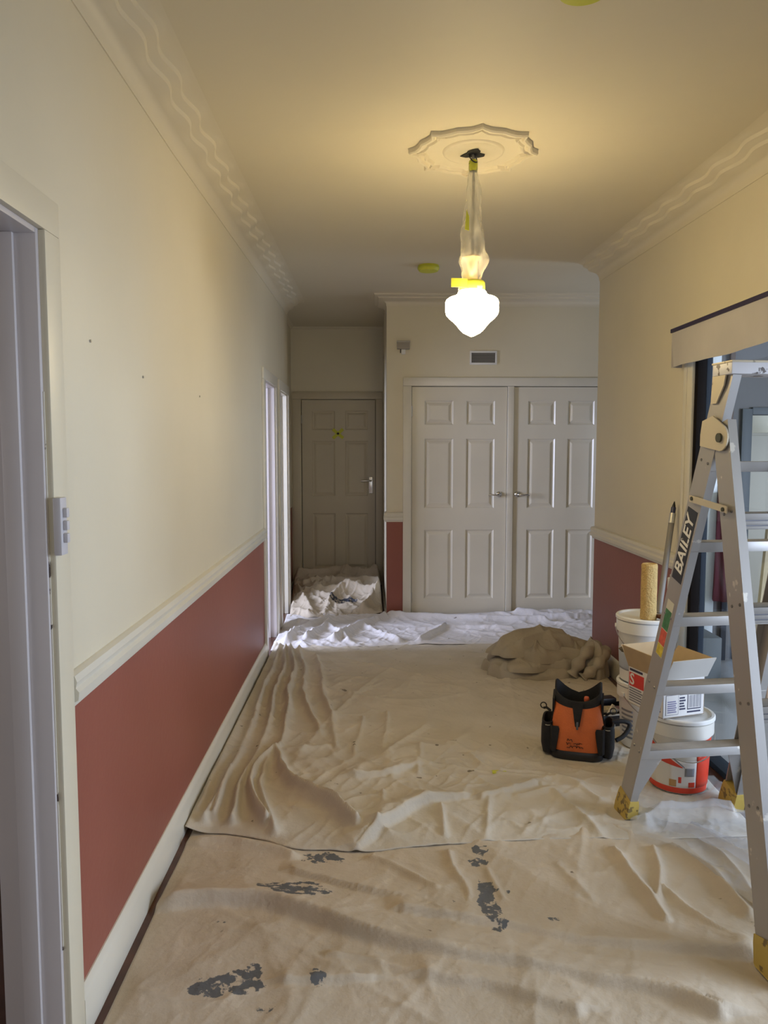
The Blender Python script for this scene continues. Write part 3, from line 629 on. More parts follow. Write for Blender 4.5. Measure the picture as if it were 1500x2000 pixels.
cloth('drop_cloth', [(-0.72,5.55),(-0.2,5.62),(0.4,5.70),(1.0,5.70),(1.9,5.62)], [(-0.72,6.68),(0.12,6.66),(0.2,6.655),(1.0,6.645),(2.05,6.64)], 300, 130, FAR, M_c3,
      'crumpled white cotton sheet across the foot of the cupboard doors', seed=35, fine=0.012, base=0.024, wall_lift=lambda X, Y: 0.05*np.clip((Y-6.45)/0.2, 0, 1)**2*(0.4+0.9*np.clip(X-0.6, 0, 1)))
cloth('drop_cloth', [(-0.69,6.62),(-0.4,6.56),(-0.1,6.60),(0.12,6.66)], [(-0.80,8.40),(-0.3,8.41),(0.11,8.40)], 130, 200,
      [(0.06,0.06,[(-0.72,7.4),(-0.58,6.95),(-0.52,6.7)]),(0.06,0.06,[(-0.06,6.7),(0.03,6.95),(0.08,7.3)]),(0.06,0.05,[(-0.65,7.55),(-0.35,7.75),(0.1,7.6)]),(0.05,0.04,[(-0.4,6.7),(-0.33,7.2),(-0.1,7.5)]),(0.09,0.07,[(-0.75,8.05),(-0.3,8.2),(0.1,8.0)]),(0.06,0.05,[(-0.6,7.2),(-0.2,7.35),(0.1,7.2)])],
      M_c4, 'brownish crumpled drop cloth heaped in the recess with a dark blotch', seed=47, fine=0.024, base=0.03, stains=[(-0.25,6.98,.11,.06,.55),(-0.17,7.02,.05,.04,.5)],
      wall_lift=lambda X, Y: 0.10*np.clip((Y-6.62)/0.9, 0, 1)+0.04*np.clip((np.abs(X+0.34)-0.3)/0.15, 0, 1)*(0.5+vnoise(X, Y, 4, 77)))
# clear plastic sheet under the ladder
M_plas = clear('milky_plastic_sheet', (0.93, 0.95, 0.98), 0.28, 0.18, (0.80, 0.80, 0.82))
ps = cloth('plastic_sheet', [(1.00,2.80),(1.16,2.66),(1.22,2.28),(1.5,2.2)], [(1.08,3.10),(1.24,3.25),(1.4,3.30),(1.54,3.30)], 110, 130,
      [(0.05,0.05,[(1.03,2.9),(1.2,2.93),(1.4,2.88)]),(0.03,0.04,[(1.1,2.75),(1.25,2.6),(1.35,2.35)]),(0.03,0.03,[(1.2,2.75),(1.35,2.6)]),(0.03,0.03,[(1.05,2.82),(1.1,2.95)])], M_plas,
      'milky plastic sheet bunched under the ladder and paint bucket', seed=61, fine=0.012, base=0.034, thick=0)
ps['category'] = 'plastic sheet'
tag(bx('tape_scrap', (0.56, 3.37, 0.024), (0.625, 3.40, 0.029), M_tape, None, 0.001), 'scrap of yellow green tape lying on the pale drop cloth', 'tape')

def smooth3(pts, k=2):
    p = [Vector(a) for a in pts]
    for _ in range(k):
        q = [p[0]]
        for a, b in zip(p[:-1], p[1:]): q += [a.lerp(b, 0.25), a.lerp(b, 0.75)]
        q.append(p[-1]); p = q
    return p

# ---- heap of folded cloths beside the right wall
def heap():
    e = tag(empty('cloth_heap', (1.18, 5.0, 0)), 'heap of bundled beige drop cloths against the right wall', 'cloth heap')
    mh = cloth_mat('heap_canvas', (0.42, 0.375, 0.30), (0.36, 0.32, 0.255))
    def lump(name, cx, cy, rx, ry, h, ridges, seed, z0=0.0, rot=0.0, p=2.4, fine=0.016):
        n = 110; a = np.linspace(-1, 1, n); U, V = np.meshgrid(a, a)
        # square to disc
        X0 = U*np.sqrt(1-V**2/2); Y0 = V*np.sqrt(1-U**2/2); r = np.hypot(X0, Y0)
        th = np.arctan2(Y0, X0); rr = 1+0.08*np.sin(3*th+seed)+0.06*np.sin(7*th+seed*2)+0.03*np.sin(13*th)
        X = cx+rx*X0*rr*math.cos(rot)-ry*Y0*rr*math.sin(rot); Y = cy+rx*X0*rr*math.sin(rot)+ry*Y0*rr*math.cos(rot)
        env = np.clip(1-r**p, 0, 1)**(0.55 if p < 5 else 0.42)
        Z = h*env*(0.86+0.35*vnoise(X, Y, 5, seed))
        Z += 1.3*ridge_field(X, Y, ridges)*np.clip(env*1.6, 0, 1)+0.032*np.clip(crease(X, Y, 3.1, seed+15, 0.35, 3.5), 0, 1)**4*np.clip(env*1.5, 0, 1)
        Z += fine*(np.clip(crease(X, Y, 7, seed+5, 0.8, 2.5), 0, 1)**2+0.5*np.clip(crease(X, Y, 14, seed+6, 0.3, 2), 0, 1)**2)*np.clip(env*2, 0, 1)
        X -= 1.18; Y -= 5.0
        return grid_mesh(name, np.stack([X, Y, Z+z0+0.022], -1), mh, e, np.zeros_like(X), 0)
    rd = lambda k: [(0.03, 0.03, [(0.85+0.1*(k % 3), 4.85+0.05*(k % 2)), (1.1, 4.93+0.03*k), (1.42, 4.96+0.03*k)]), (0.025, 0.025, [(0.95, 5.08), (1.2, 4.98-0.02*k), (1.38, 4.90)])]
    L = ((1.16, 5.00, 0.40, 0.25, 0.075, 0.0, 0.02), (1.14, 5.01, 0.37, 0.22, 0.075, 0.050, 0.10), (1.17, 5.03, 0.34, 0.20, 0.075, 0.098, -0.05))
    for k, (cx, cy, rx, ry, h, z0, rot) in enumerate(L): lump('folded_layer', cx, cy, rx, ry, h, rd(k), 3+5*k, z0, rot, 7.0, 0.012)
    lump('draped_sheet', 1.13, 5.05, 0.36, 0.17, 0.13, [(0.05, 0.035, [(0.85, 4.98), (1.05, 5.06), (1.3, 5.10)]), (0.03, 0.04, [(0.98, 4.93), (1.15, 4.99), (1.33, 4.99)])], 40, 0.125, 0.16, 2.2, 0.006)
    lump('twisted_bundle', 1.43, 4.955, 0.135, 0.18, 0.20, [(0.045, 0.05, [(1.33, 4.82), (1.37, 4.95), (1.36, 5.08)]), (0.045, 0.06, [(1.50, 4.80), (1.45, 4.95), (1.50, 5.08)])], 13, 0.0, 0.3, 3.0)
    for pts, r0 in (([(1.30, 4.80, 0.05), (1.36, 4.80, 0.16), (1.44, 4.86, 0.215), (1.50, 4.97, 0.19)], 0.042), ([(1.36, 4.765, 0.04), (1.43, 4.765, 0.10), (1.50, 4.80, 0.165), (1.54, 4.90, 0.18)], 0.038)):
        p = smooth3([(x-1.18, y-5.0, z) for x, y, z in pts], 3); bm = bmesh.new(); tube(bm, p, [r0*(0.85+0.25*math.sin(i*0.9)) for i in range(len(p))], 14); o = from_bm('rolled_edge', bm, mh, e, True)
heap()

# ================================================================== STEP LADDER
def hull(pts):
    pts = sorted(pts); cr = lambda o, a, b: (a[0]-o[0])*(b[1]-o[1])-(a[1]-o[1])*(b[0]-o[0]); H = []
    for seq in (pts, pts[::-1]):
        L = []
        for p in seq:
            while len(L) >= 2 and cr(L[-2], L[-1], p) <= 0: L.pop()
            L.append(p)
        H += L[:-1]
    return H
def ladder():
    e = tag(empty('step_ladder', (1.3206, 2.529, 0.040), math.radians(6.6)), 'paint spattered double sided aluminium step ladder with yellow feet', 'step ladder')
    al = speckle('aluminium_with_paint', (0.41, 0.39, 0.365), (0.64, 0.61, 0.54), 0.42, 0.5, 16, 0.66)
    al2 = speckle('spattered_top', (0.74, 0.74, 0.76), (0.16, 0.14, 0.13), 0.5, 0.1, 26, 0.60)
    brass = speckle('painted_bracket', (0.62, 0.55, 0.40), (0.30, 0.26, 0.18), 0.5, 0.2, 30, 0.66)
    yel = speckle('worn_yellow_rubber', (0.50, 0.36, 0.08), (0.20, 0.14, 0.05), 0.6, 0, 22, 0.56)
    tread = mat('worn_tread', (0.40, 0.37, 0.33), 0.5, 0.4, 0.2, 12)
    A = dict(s=1, base=0.245, k=0.040, za=1.60, top=1.700); B = dict(s=-1, base=0.265, br=0.228, k=0.055, za=1.58, top=1.535)
    Z0 = 0.0
    def pt(S, side, z): return Vector((side*((S['base'] if side < 0 else S.get('br', S['base']))-(S['k'] if side < 0 or 'br' not in S else 0.040)*z), S['s']*0.4825*(1-z/S['za']), z))
    for S in (A, B):
        for side in (-1, 1):
            p0 = pt(S, side, 0.03); p1 = pt(S, side, S['top']); t = (p1-p0).normalized()
            o_ = Vector((side, 0, 0)); o_ = (o_-t*o_.dot(t)).normalized(); f = t.cross(o_); f = f if f.y < 0 else -f     # f: towards the near end of the hall
            W, Fl, th = 0.088, 0.030, 0.0035
            # channel section: web outside, flanges inwards
            sec = [(0, W/2), (0, -W/2), (-Fl, -W/2), (-Fl, -W/2+th), (-th, -W/2+th), (-th, W/2-th), (-Fl, W/2-th), (-Fl, W/2)]
            bm = bmesh.new(); rings(bm, [[p+o_*a+f*b for a, b in sec] for p in (p0, p1)], True, True)
            st_ = from_bm('stile', bm, al, e)
            # foot
            bm = bmesh.new(); fr = []
            for zz, g in ((-0.028, 0.010), (0.0, 0.010), (0.055, 0.007), (0.075, 0.004)):
                c = pt(S, side, zz); fr.append([c+o_*a+f*b for a, b in ((g*0.7, W/2+g), (g*0.7, -W/2-g), (-Fl-g, -W/2-g), (-Fl-g, W/2+g))])
            for v_ in fr[0]: v_.z = -0.02
            rings(bm, fr, True, True); from_bm('foot', bm, yel, e)
            # rivets on the outer web
            for zz in ([0.29, 0.57, 0.85, 1.13, 1.41] if S is A else [0.41, 0.69, 0.97, 1.25]):
                for dd in (-0.02, 0.022):
                    c = pt(S, side, zz)+f*dd; bm = bmesh.new()
                    rings(bm, [[c+o_*h+(f*math.cos(k*PI/3)+t*math.sin(k*PI/3))*r for k in range(6)] for h, r in ((0, 0.006), (0.003, 0.004))], True, True); from_bm('rivet', bm, mat('rivet_steel', (0.25, 0.24, 0.23), 0.4, 0.8), st_)
    for S, zs in ((A, (0.29, 0.57, 0.85, 1.13, 1.41)), (B, (0.41, 0.69, 0.97, 1.25))):
        for zz in zs:
            l = pt(S, -1, zz); x = abs(l.x)-0.003; xr = pt(S, 1, zz).x-0.003; y = l.y
            st_ = empty('step', (0, y, zz)); st_.parent = e
            d = 0.036
            bx('tread', (-x, -d, -0.003), (xr, d, 0.0), tread, st_)
            if S is A:
                bx('front_lip', (-x, -d-0.001, -0.034), (xr, -d+0.002, 0.0), al, st_, 0.0008); bx('rear_lip', (-x, d-0.002, -0.034), (xr, d+0.001, 0.0), al, st_)
            else:
                for q, (a, b) in enumerate(((-0.020, 0.0), (-0.036, -0.024), (-0.050, -0.040))):
                    bx('grooved_lip', (-x, -d-0.001, a), (xr, -d+0.003, b), al, st_, 0.001)
                bx('lip_web', (-x, -d+0.003, -0.050), (xr, -d+0.005, 0.0), mat('groove_shadow_metal', (0.20, 0.20, 0.22), 0.5, 0.5), st_)
                bx('rear_lip', (-x, d-0.002, -0.034), (xr, d+0.001, 0.0), al, st_)
    # knee braces under the bottom steps
    for S, zz in ((A, 0.262), (B, 0.36)):
        for side in (-1, 1):
            c = pt(S, side, zz); d = pt(S, side, zz-0.20); i = Vector((-side, 0, 0))
            bm = bmesh.new(); y = Vector((0, -0.034, 0))
            rings(bm, [[c+y+k, c+y+i*0.10+k, d+y+i*0.028+k, d+y+k] for k in (Vector((0, 0, 0)), Vector((0, 0.003, 0)))], True, True); from_bm('gusset', bm, al, e)
    # top cap
    ty = pt(A, -1, 1.70).y; hx = 0.190
    bm = bmesh.new(); box(bm, (-hx, ty-0.055, 1.688), (hx, ty+0.055, 1.728), 0.004)
    cap = from_bm('top_cap', bm, al2, e, True, 40)
    bx('cap_edge', (-hx-0.002, ty-0.058, 1.724), (hx+0.002, ty+0.058, 1.731), brass, cap, 0.002)
    # hinge plates and brackets on the outer sides
    for side in (-1, 1):
        pa = pt(A, side, 1.50); pb = pt(B, side, 1.485); x = side*(max(abs(pa.x), abs(pb.x))+0.006)
        f = lambda y, z: Vector((x, y, z))
        out = []
        for k in range(20):
            a = 2*PI*k/20; out.append((pb.y-0.012+0.043*math.cos(a), 1.488+0.043*math.sin(a)))
        poly = hull(out+[(pa.y+0.036, 1.545), (pa.y+0.046, 1.500), (pa.y+0.046, 1.462), (pa.y-0.025, 1.560)])
        bm = bmesh.new(); rings(bm, [[Vector((x+dx, y, z)) for y, z in poly] for dx in (0, side*0.005)], True, True); hp = from_bm('hinge_plate', bm, brass, e)
        bm = bmesh.new(); c = Vector((x+side*0.005, pb.y-0.012, 1.488))
        rings(bm, [[c+Vector((side*h, 0.015*math.cos(k*PI/8), 0.015*math.sin(k*PI/8))) for k in range(16)] for h in (0, 0.007)], True, True); from_bm('pivot_bolt', bm, mat('dark_bolt', (0.09, 0.09, 0.06), 0.4, 0.5), hp)
        pc = pt(A, side, 1.66)
        bm = bmesh.new(); rings(bm, [[Vector((side*(abs(pc.x)+0.004)+dx, y, z)) for y, z in ((pc.y-0.040, 1.730), (pc.y+0.042, 1.730), (pc.y+0.052, 1.60), (pc.y+0.02, 1.60), (pc.y-0.02, 1.655))] for dx in (0, side*0.005)], True, True); from_bm('cap_bracket', bm, brass, e)
        # spreader bar
        a = pt(A, side, 1.275); b = pt(B, side, 1.255); xa = side*(abs(a.x)+0.008); xb = side*(abs(b.x)+0.012)
        bm = bmesh.new(); rings(bm, [[Vector((xa, a.y+0.02, 1.272+h)), Vector((xb, b.y-0.02, 1.250+h)), Vector((xb+side*0.004, b.y-0.02, 1.250+h)), Vector((xa+side*0.004, a.y+0.02, 1.272+h))] for h in (0, 0.022)], True, True); from_bm('spreader_bar', bm, brass, e)
        for p_, xx, zz in ((a, xa, 1.283), (b, xb, 1.261)):
            bm = bmesh.new(); rings(bm, [[Vector((xx+side*h, p_.y+0.007*math.cos(k*PI/4), zz+0.007*math.sin(k*PI/4))) for k in range(8)] for h in (0.004, 0.008)], True, True); from_bm('bolt', bm, mat('dark_bolt', (0.09, 0.09, 0.06)), e)
    # stickers on the far left stile (outer web)
    def sticker(name, z0, z1, wd, m, off=0.0008):
        p0 = pt(A, -1, z0); p1 = pt(A, -1, z1); t = (p1-p0).normalized(); o_ = Vector((-1, 0, 0)); o_ = (o_-t*o_.dot(t)).normalized(); f = t.cross(o_); f = f if f.y < 0 else -f
        bm = bmesh.new(); rings(bm, [[p0+o_*h-f*wd/2, p1+o_*h-f*wd/2, p1+o_*h+f*wd/2, p0+o_*h+f*wd/2] for h in (0.0002, off)], True, True)
        return from_bm(name, bm, m, e), p0, p1, t, o_, f
    s_, p0, p1, t, o_, f = sticker('brand_sticker', 0.985, 1.245, 0.066, mat('sticker_black', (0.02, 0.02, 0.02), 0.4))
    c = (p0+p1)/2+o_*0.0012
    M = Matrix.Translation(c) @ Matrix((t.to_3d(), (-f).to_3d(), o_.to_3d())).transposed().to_4x4()
    if Matrix((t, -f, o_)).determinant() < 0: M = Matrix.Translation(c) @ Matrix((t, f, o_)).transposed().to_4x4()
    text_mesh('brand_lettering', 'BAILEY', 0.070, mat('sticker_white', (0.80, 0.78, 0.72), 0.5), s_, M, shear=0.15)
    s_, *_r = sticker('warning_sticker', 0.690, 0.905, 0.046, mat('sticker_pale', (0.62, 0.60, 0.50), 0.5))
    for z0, z1, cc in ((0.795, 0.870, (0.06, 0.22, 0.09)), (0.735, 0.792, (0.72, 0.12, 0.07)), (0.692, 0.733, (0.70, 0.55, 0.05))):
        q, *_ = sticker('sticker_band', z0, z1, 0.042, mat('band_%.2f' % z0, cc, 0.5, 0, 0.3, 60), 0.0014); q.parent = s_
ladder()

# ================================================================== PAINT POTS AND CARTON
def pail(name, loc, rz, h, rb, rt, label, cat, body, lid=True, base_ring=None, bail_side=1, bail_drop=0.0):
    e = tag(empty(name, loc, rz), label, cat)
    bm = bmesh.new()
    lathe(bm, [(0.0001, 0), (rb-0.006, 0), (rb, 0.005), (rb+(rt-rb)*0.72, h*0.74), (rt-0.002, h*0.76), (rt+0.006, h*0.765), (rt+0.006, h*0.93), (rt, h*0.935), (rt, h*0.95)], n=56)
    from_bm('body', bm, body, e, True, 35)
    if lid:
        bm = bmesh.new(); lathe(bm, [(rt+0.004, h*0.945), (rt+0.010, h*0.95), (rt+0.010, h*0.985), (rt+0.006, h), (rt-0.004, h), (rt-0.010, h*0.975), (0.0001, h*0.975)], n=56); from_bm('lid', bm, M_white, e, True, 35)
    pts = [((rt+0.010)*math.cos(a), -(rt+0.010)*math.sin(a)*1.0, h*0.82-(0.115+bail_drop)*math.sin(a)) for a in [PI*i/20 for i in range(21)]] if bail_side else None
    if pts: tb('bail_handle', pts, 0.0026, M_steel, e, 6)
    for s_ in (-1, 1): bx('handle_lug', (s_*(rt+0.005)-0.008, -0.010, h*0.79), (s_*(rt+0.005)+0.008, 0.010, h*0.85), M_white, e, 0.003)
    return e
def wrap(name, parent, h, rb, rt, a0, a1, z0, z1, m, off=0.0012, skew=None):
    """curved label on a pail body"""
    n = max(4, int((a1-a0)/0.08)); bm = bmesh.new(); cols = []
    r = lambda z: rb+(rt-rb)*0.72*min(1, z/(h*0.74))
    rows = 8
    for i in range(n+1):
        a = a0+(a1-a0)*i/n; lo = z0[0]+(z0[1]-z0[0])*i/n if isinstance(z0, tuple) else z0; hi = z1[0]+(z1[1]-z1[0])*i/n if isinstance(z1, tuple) else z1
        cols.append([Vector(((r(lo+(hi-lo)*k/rows)+off)*math.cos(a), (r(lo+(hi-lo)*k/rows)+off)*math.sin(a), lo+(hi-lo)*k/rows)) for k in range(rows+1)])
    rings(bm, cols, False, False)
    o = from_bm(name, bm, m, parent, True); md = o.modifiers.new('t', 'SOLIDIFY'); md.thickness = 0.0005; return o
M_pred = mat('pail_red_print', (0.66, 0.055, 0.025), 0.35); M_plab = mat('pail_white_print', (0.74, 0.73, 0.72), 0.4); M_pgrey = mat('print_grey', (0.25, 0.26, 0.29), 0.5); M_tan = mat('print_tan', (0.45, 0.26, 0.10), 0.5)
M_tran = mat('milky_pail_plastic', (0.70, 0.68, 0.62), 0.35, 0, 0.04, 4)
RX, RY = 1.350, 3.235
rp_ = pail('paint_bucket', (RX, RY, 0.034), math.radians(0), 0.325, 0.118, 0.134, 'white and red paint bucket carrying the open carton', 'bucket', M_tran)
HB, RBB, RTT = 0.325, 0.118, 0.134
front_a = -1.966      # the printed front of the bucket faces down the hall
wrap('red_base_print', rp_, HB, RBB, RTT, front_a-1.5, front_a+1.3, 0.006, 0.030, M_pred)
wrap('red_side_print', rp_, HB, RBB, RTT, front_a+0.62, front_a+1.5, 0.028, 0.235, M_pred)
wrap('white_label', rp_, HB, RBB, RTT, front_a-0.25, front_a+0.62, 0.030, 0.150, M_plab)
wrap('red_swoosh', rp_, HB, RBB, RTT, front_a-1.3, front_a+0.15, (0.150, 0.118), (0.236, 0.122), M_pred, 0.0014)
wrap('grey_swoosh', rp_, HB, RBB, RTT, front_a-0.6, front_a+0.22, (0.198, 0.117), (0.208, 0.123), M_pgrey, 0.0018)
wrap('barcode_print', rp_, HB, RBB, RTT, front_a+0.22, front_a+0.54, 0.082, 0.118, M_pgrey, 0.0020)
wrap('brand_block', rp_, HB, RBB, RTT, front_a+0.36, front_a+0.58, 0.034, 0.056, M_pred, 0.0020)
wrap('picture_print', rp_, HB, RBB, RTT, front_a-0.28, front_a-0.04, 0.034, 0.064, M_tan, 0.0020)
wrap('picture_print', rp_, HB, RBB, RTT, front_a+0.02, front_a+0.12, 0.052, 0.078, M_pred, 0.0020)
PX, PY = 1.385, 3.72
pl = pail('paint_pail', (PX, PY, 0.024), math.radians(20), 0.325, 0.122, 0.138, 'white pail with grey printed label, under another white pail', 'bucket', M_white)
a_ = -2.276
for k in range(7): wrap('print_line', pl, 0.325, 0.122, 0.138, a_-1.1, a_-0.5, 0.05+k*0.022, 0.06+k*0.022, M_pgrey)
pu = pail('paint_pail', (PX-0.008, PY+0.01, 0.350), math.radians(-12), 0.325, 0.122, 0.138, 'white lidded pail stacked on top, carrying a roller sleeve', 'bucket', M_white, bail_drop=0.0)
wrap('pale_blue_band', pu, 0.325, 0.122, 0.138, 0, 2*PI, 0.06, 0.165, mat('pale_blue_print', (0.42, 0.47, 0.56), 0.4))
rz = tag(empty('rag', (1.240, 3.625, 0.530)), 'small grubby rag knotted on the upper pail handle', 'rag')
bm = bmesh.new(); lathe(bm, [(0.0001, -0.018), (0.015, -0.014), (0.024, 0.0), (0.014, 0.012), (0.0001, 0.015)], n=14, wob=lambda a, z: 0.3*math.sin(3*a+z*90)+0.2*math.sin(5*a)); from_bm('knot', bm, mat('grubby_rag', (0.12, 0.10, 0.07), 0.9), rz)
bm = bmesh.new(); lathe(bm, [(0.006, -0.045), (0.016, -0.03), (0.006, -0.006)], c=(0.018, -0.01, 0), n=8, cap=True); from_bm('tail', bm, mat('grubby_rag', (0, 0, 0)), rz)
# roller sleeve
rs_ = tag(empty('roller_sleeve', (1.360, 3.665, 0.667)), 'mustard nap paint roller sleeve standing on the upper pail', 'roller sleeve')
M_nap = mat('mustard_nap', (0.62, 0.43, 0.17), 0.95, 0, 0.15, 25, 0.8, 120)
bm = bmesh.new(); lathe(bm, [(0.021, 0.001), (0.037, 0.001), (0.039, 0.008), (0.037, 0.06), (0.038, 0.15), (0.0375, 0.24), (0.038, 0.262), (0.035, 0.272), (0.027, 0.274), (0.021, 0.266), (0.021, 0.001)], n=36, wob=lambda a, z: 0.02*math.sin(5*a+z*60)+0.012*math.sin(11*a-z*90)); nap = from_bm('nap', bm, M_nap, rs_, True); 
bm = bmesh.new(); lathe(bm, [(0.0205, 0.002), (0.0205, 0.268), (0.019, 0.268), (0.019, 0.002)], n=24); from_bm('core_tube', bm, mat('cardboard_core', (0.55, 0.40, 0.20), 0.7), rs_, True, 50)
nap.rotation_euler = (0, 0, 0.4)
br = tag(empty('brush_handle', (1.415, 3.62, 0.680), 0.6), 'dark varnished brush handle lying by the roller sleeve', 'brush')
bm = bmesh.new(); lathe(bm, [(0.0001, -0.05), (0.009, -0.045), (0.012, -0.01), (0.016, 0.03), (0.011, 0.045), (0.0001, 0.048)], n=14); o = from_bm('handle', bm, mat('dark_varnish', (0.09, 0.03, 0.02), 0.3), br, True); o.rotation_euler = (PI/2, 0, 0); o.location = (0, 0, 0.006)
# extension pole leaning
ep = tag(empty('extension_pole', (1.462, 3.80, 0.667)), 'grey extension pole with a dark pointed tip leaning on the right wall', 'pole')
q0, q1 = Vector((0, 0, 0)), Vector((0.122, 0.145, 0.555))
tb('tube', [q0, q0.lerp(q1, 0.5), q0.lerp(q1, 0.80)], 0.0150, mat('dull_grey_pole', (0.24, 0.22, 0.195), 0.6, 0.1), ep, 12); tb('collar', [q0.lerp(q1, 0.80), q0.lerp(q1, 0.89)], 0.0165, mat('silver_collar', (0.55, 0.54, 0.5), 0.4, 0.6), ep, 12)
tb('navy_band', [q0.lerp(q1, 0.89), q0.lerp(q1, 0.945)], 0.0125, mat('navy_plastic', (0.03, 0.035, 0.09), 0.4), ep, 12); tb('tip', [q0.lerp(q1, 0.945), q0.lerp(q1, 0.965), q1], [0.010, 0.008, 0.002], M_blackpl, ep, 12)
# bottle behind the ladder stile
bt = tag(empty('filler_bottle', (1.500, 3.690, 0.667), 0.3), 'white capped carton with an olive label standing on the pail edge', 'bottle')
bx('body', (-0.032, -0.025, 0), (0.032, 0.025, 0.20), M_white, bt, 0.006); bx('olive_label', (-0.0328, -0.0258, 0.045), (0.0328, 0.0, 0.125), mat('olive_label', (0.22, 0.18, 0.07), 0.5, 0, 0.5, 60), bt)
bx('kraft_side', (0.0322, -0.024, 0.02), (0.036, 0.024, 0.30), mat('kraft', (0.50, 0.36, 0.20), 0.8), bt); bx('cap', (-0.022, -0.018, 0.20), (0.022, 0.018, 0.215), M_white, bt, 0.003)
# carton
def carton():
    e = tag(empty('open_carton', (1.30, 3.275, 0.3602), math.radians(17)), 'open printed carton with its flaps up on the red and white bucket', 'carton')
    kr = mat('white_printed_board', (0.70, 0.68, 0.66), 0.7); ins = mat('kraft_board', (0.47, 0.34, 0.19), 0.8, 0, 0.1, 10); fl = mat('grey_board_flap', (0.50, 0.48, 0.44), 0.8)
    ink = mat('ink_navy', (0.03, 0.03, 0.07), 0.5); inkr = mat('ink_red', (0.60, 0.04, 0.03), 0.5); inkg = mat('ink_grey', (0.20, 0.20, 0.23), 0.5)
    w, d, h = 0.105, 0.120, 0.165; t = 0.003
    bx('base_board', (-w, -d, 0), (w, d, t), ins, e)
    bx('front_wall', (-w, -d, 0), (w, -d+t, h), kr, e); bx('back_wall', (-w, d-t, 0), (w, d, h), ins, e)
    bx('side_wall', (-w, -d, 0), (-w+t, d, h), kr, e); bx('side_wall', (w-t, -d, 0), (w, d, h), ins, e)
    def flap(nm, hinge, axis, ang, lo, hi, m):
        M = Matrix.Translation(hinge) @ Matrix.Rotation(math.radians(ang), 4, axis); return bx(nm, lo, hi, m, e, 0, M)
    flap('flap', (0, -d, h), 'X', 28, (-w+0.004, -0.002, 0), (w+0.012, 0.001, 0.105), fl)
    flap('flap', (-w, 0, h), 'Y', -20, (-0.002, -d+0.01, 0), (0.001, d, 0.105), ins)
    flap('flap', (w, 0, h), 'Y', 38, (-0.001, -d, 0), (0.002, d, 0.09), ins)
    flap('flap', (0, d, h), 'X', -35, (-w, -0.001, 0), (w, 0.002, 0.10), ins)
    # front print
    fr = lambda x, z: Matrix.Translation((x, -d-0.0006, z)) @ Matrix.Rotation(PI/2, 4, 'X')
    text_mesh('front_lettering', 'professional', 0.040, ink, e, fr(0.0, 0.132))
    bx('barcode_frame', (0.018, -d-0.0008, 0.028), (0.088, -d, 0.098), ink, e); bx('barcode_field', (0.021, -d-0.0012, 0.033), (0.085, -d, 0.093), kr, e)
    for k in range(11): bx('barcode_bar', (0.024+k*0.0055, -d-0.0016, 0.036), (0.024+k*0.0055+(0.0032 if k % 3 else 0.0020), -d, 0.090), inkg, e)
    bx('panel_frame', (-0.092, -d-0.0008, 0.012), (-0.028, -d, 0.098), ink, e); bx('panel_field', (-0.0905, -d-0.0012, 0.0135), (-0.0295, -d, 0.0965), kr, e)
    for k in range(6): bx('print_line', (-0.084, -d-0.0016, 0.022+k*0.009), (-0.038-0.004*(k % 2), -d, 0.027+k*0.009), mat('ink_violet', (0.20, 0.19, 0.32), 0.5), e)
    for k in range(5): bx('print_line', (-0.022, -d-0.0010, 0.030+k*0.012), (0.008-0.004*(k % 3), -d, 0.037+k*0.012), ink, e)
    bx('print_line', (0.018, -d-0.001, 0.014), (0.086, -d, 0.021), ink, e); bx('ink_blot', (-0.022, -d-0.001, 0.094), (0.012, -d, 0.104), ink, e, 0.0)
    # left side print
    sd = lambda y, z: Matrix.Translation((-w-0.0022, y, z)) @ Matrix.Rotation(-PI/2, 4, 'Z') @ Matrix.Rotation(PI/2, 4, 'X')
    bx('red_block', (-w-0.0012, 0.010, 0.080), (-w, 0.112, 0.140), inkr, e)
    text_mesh('side_lettering', 'S', 0.070, kr, e, sd(0.090, 0.110), depth=0.0004)
    bx('print_line', (-w-0.001, 0.020, 0.148), (-w, 0.110, 0.158), ink, e)
    for k in range(6): bx('print_line', (-w-0.001, 0.018+0.008*(k % 2), 0.012+k*0.011), (-w, 0.110, 0.018+k*0.011), inkg, e)
    for k in range(6): bx('print_line', (-w-0.001, -0.105, 0.022+k*0.013), (-w, -0.035-0.008*(k % 2), 0.030+k*0.013), mat('ink_violet', (0, 0, 0)), e)
carton()

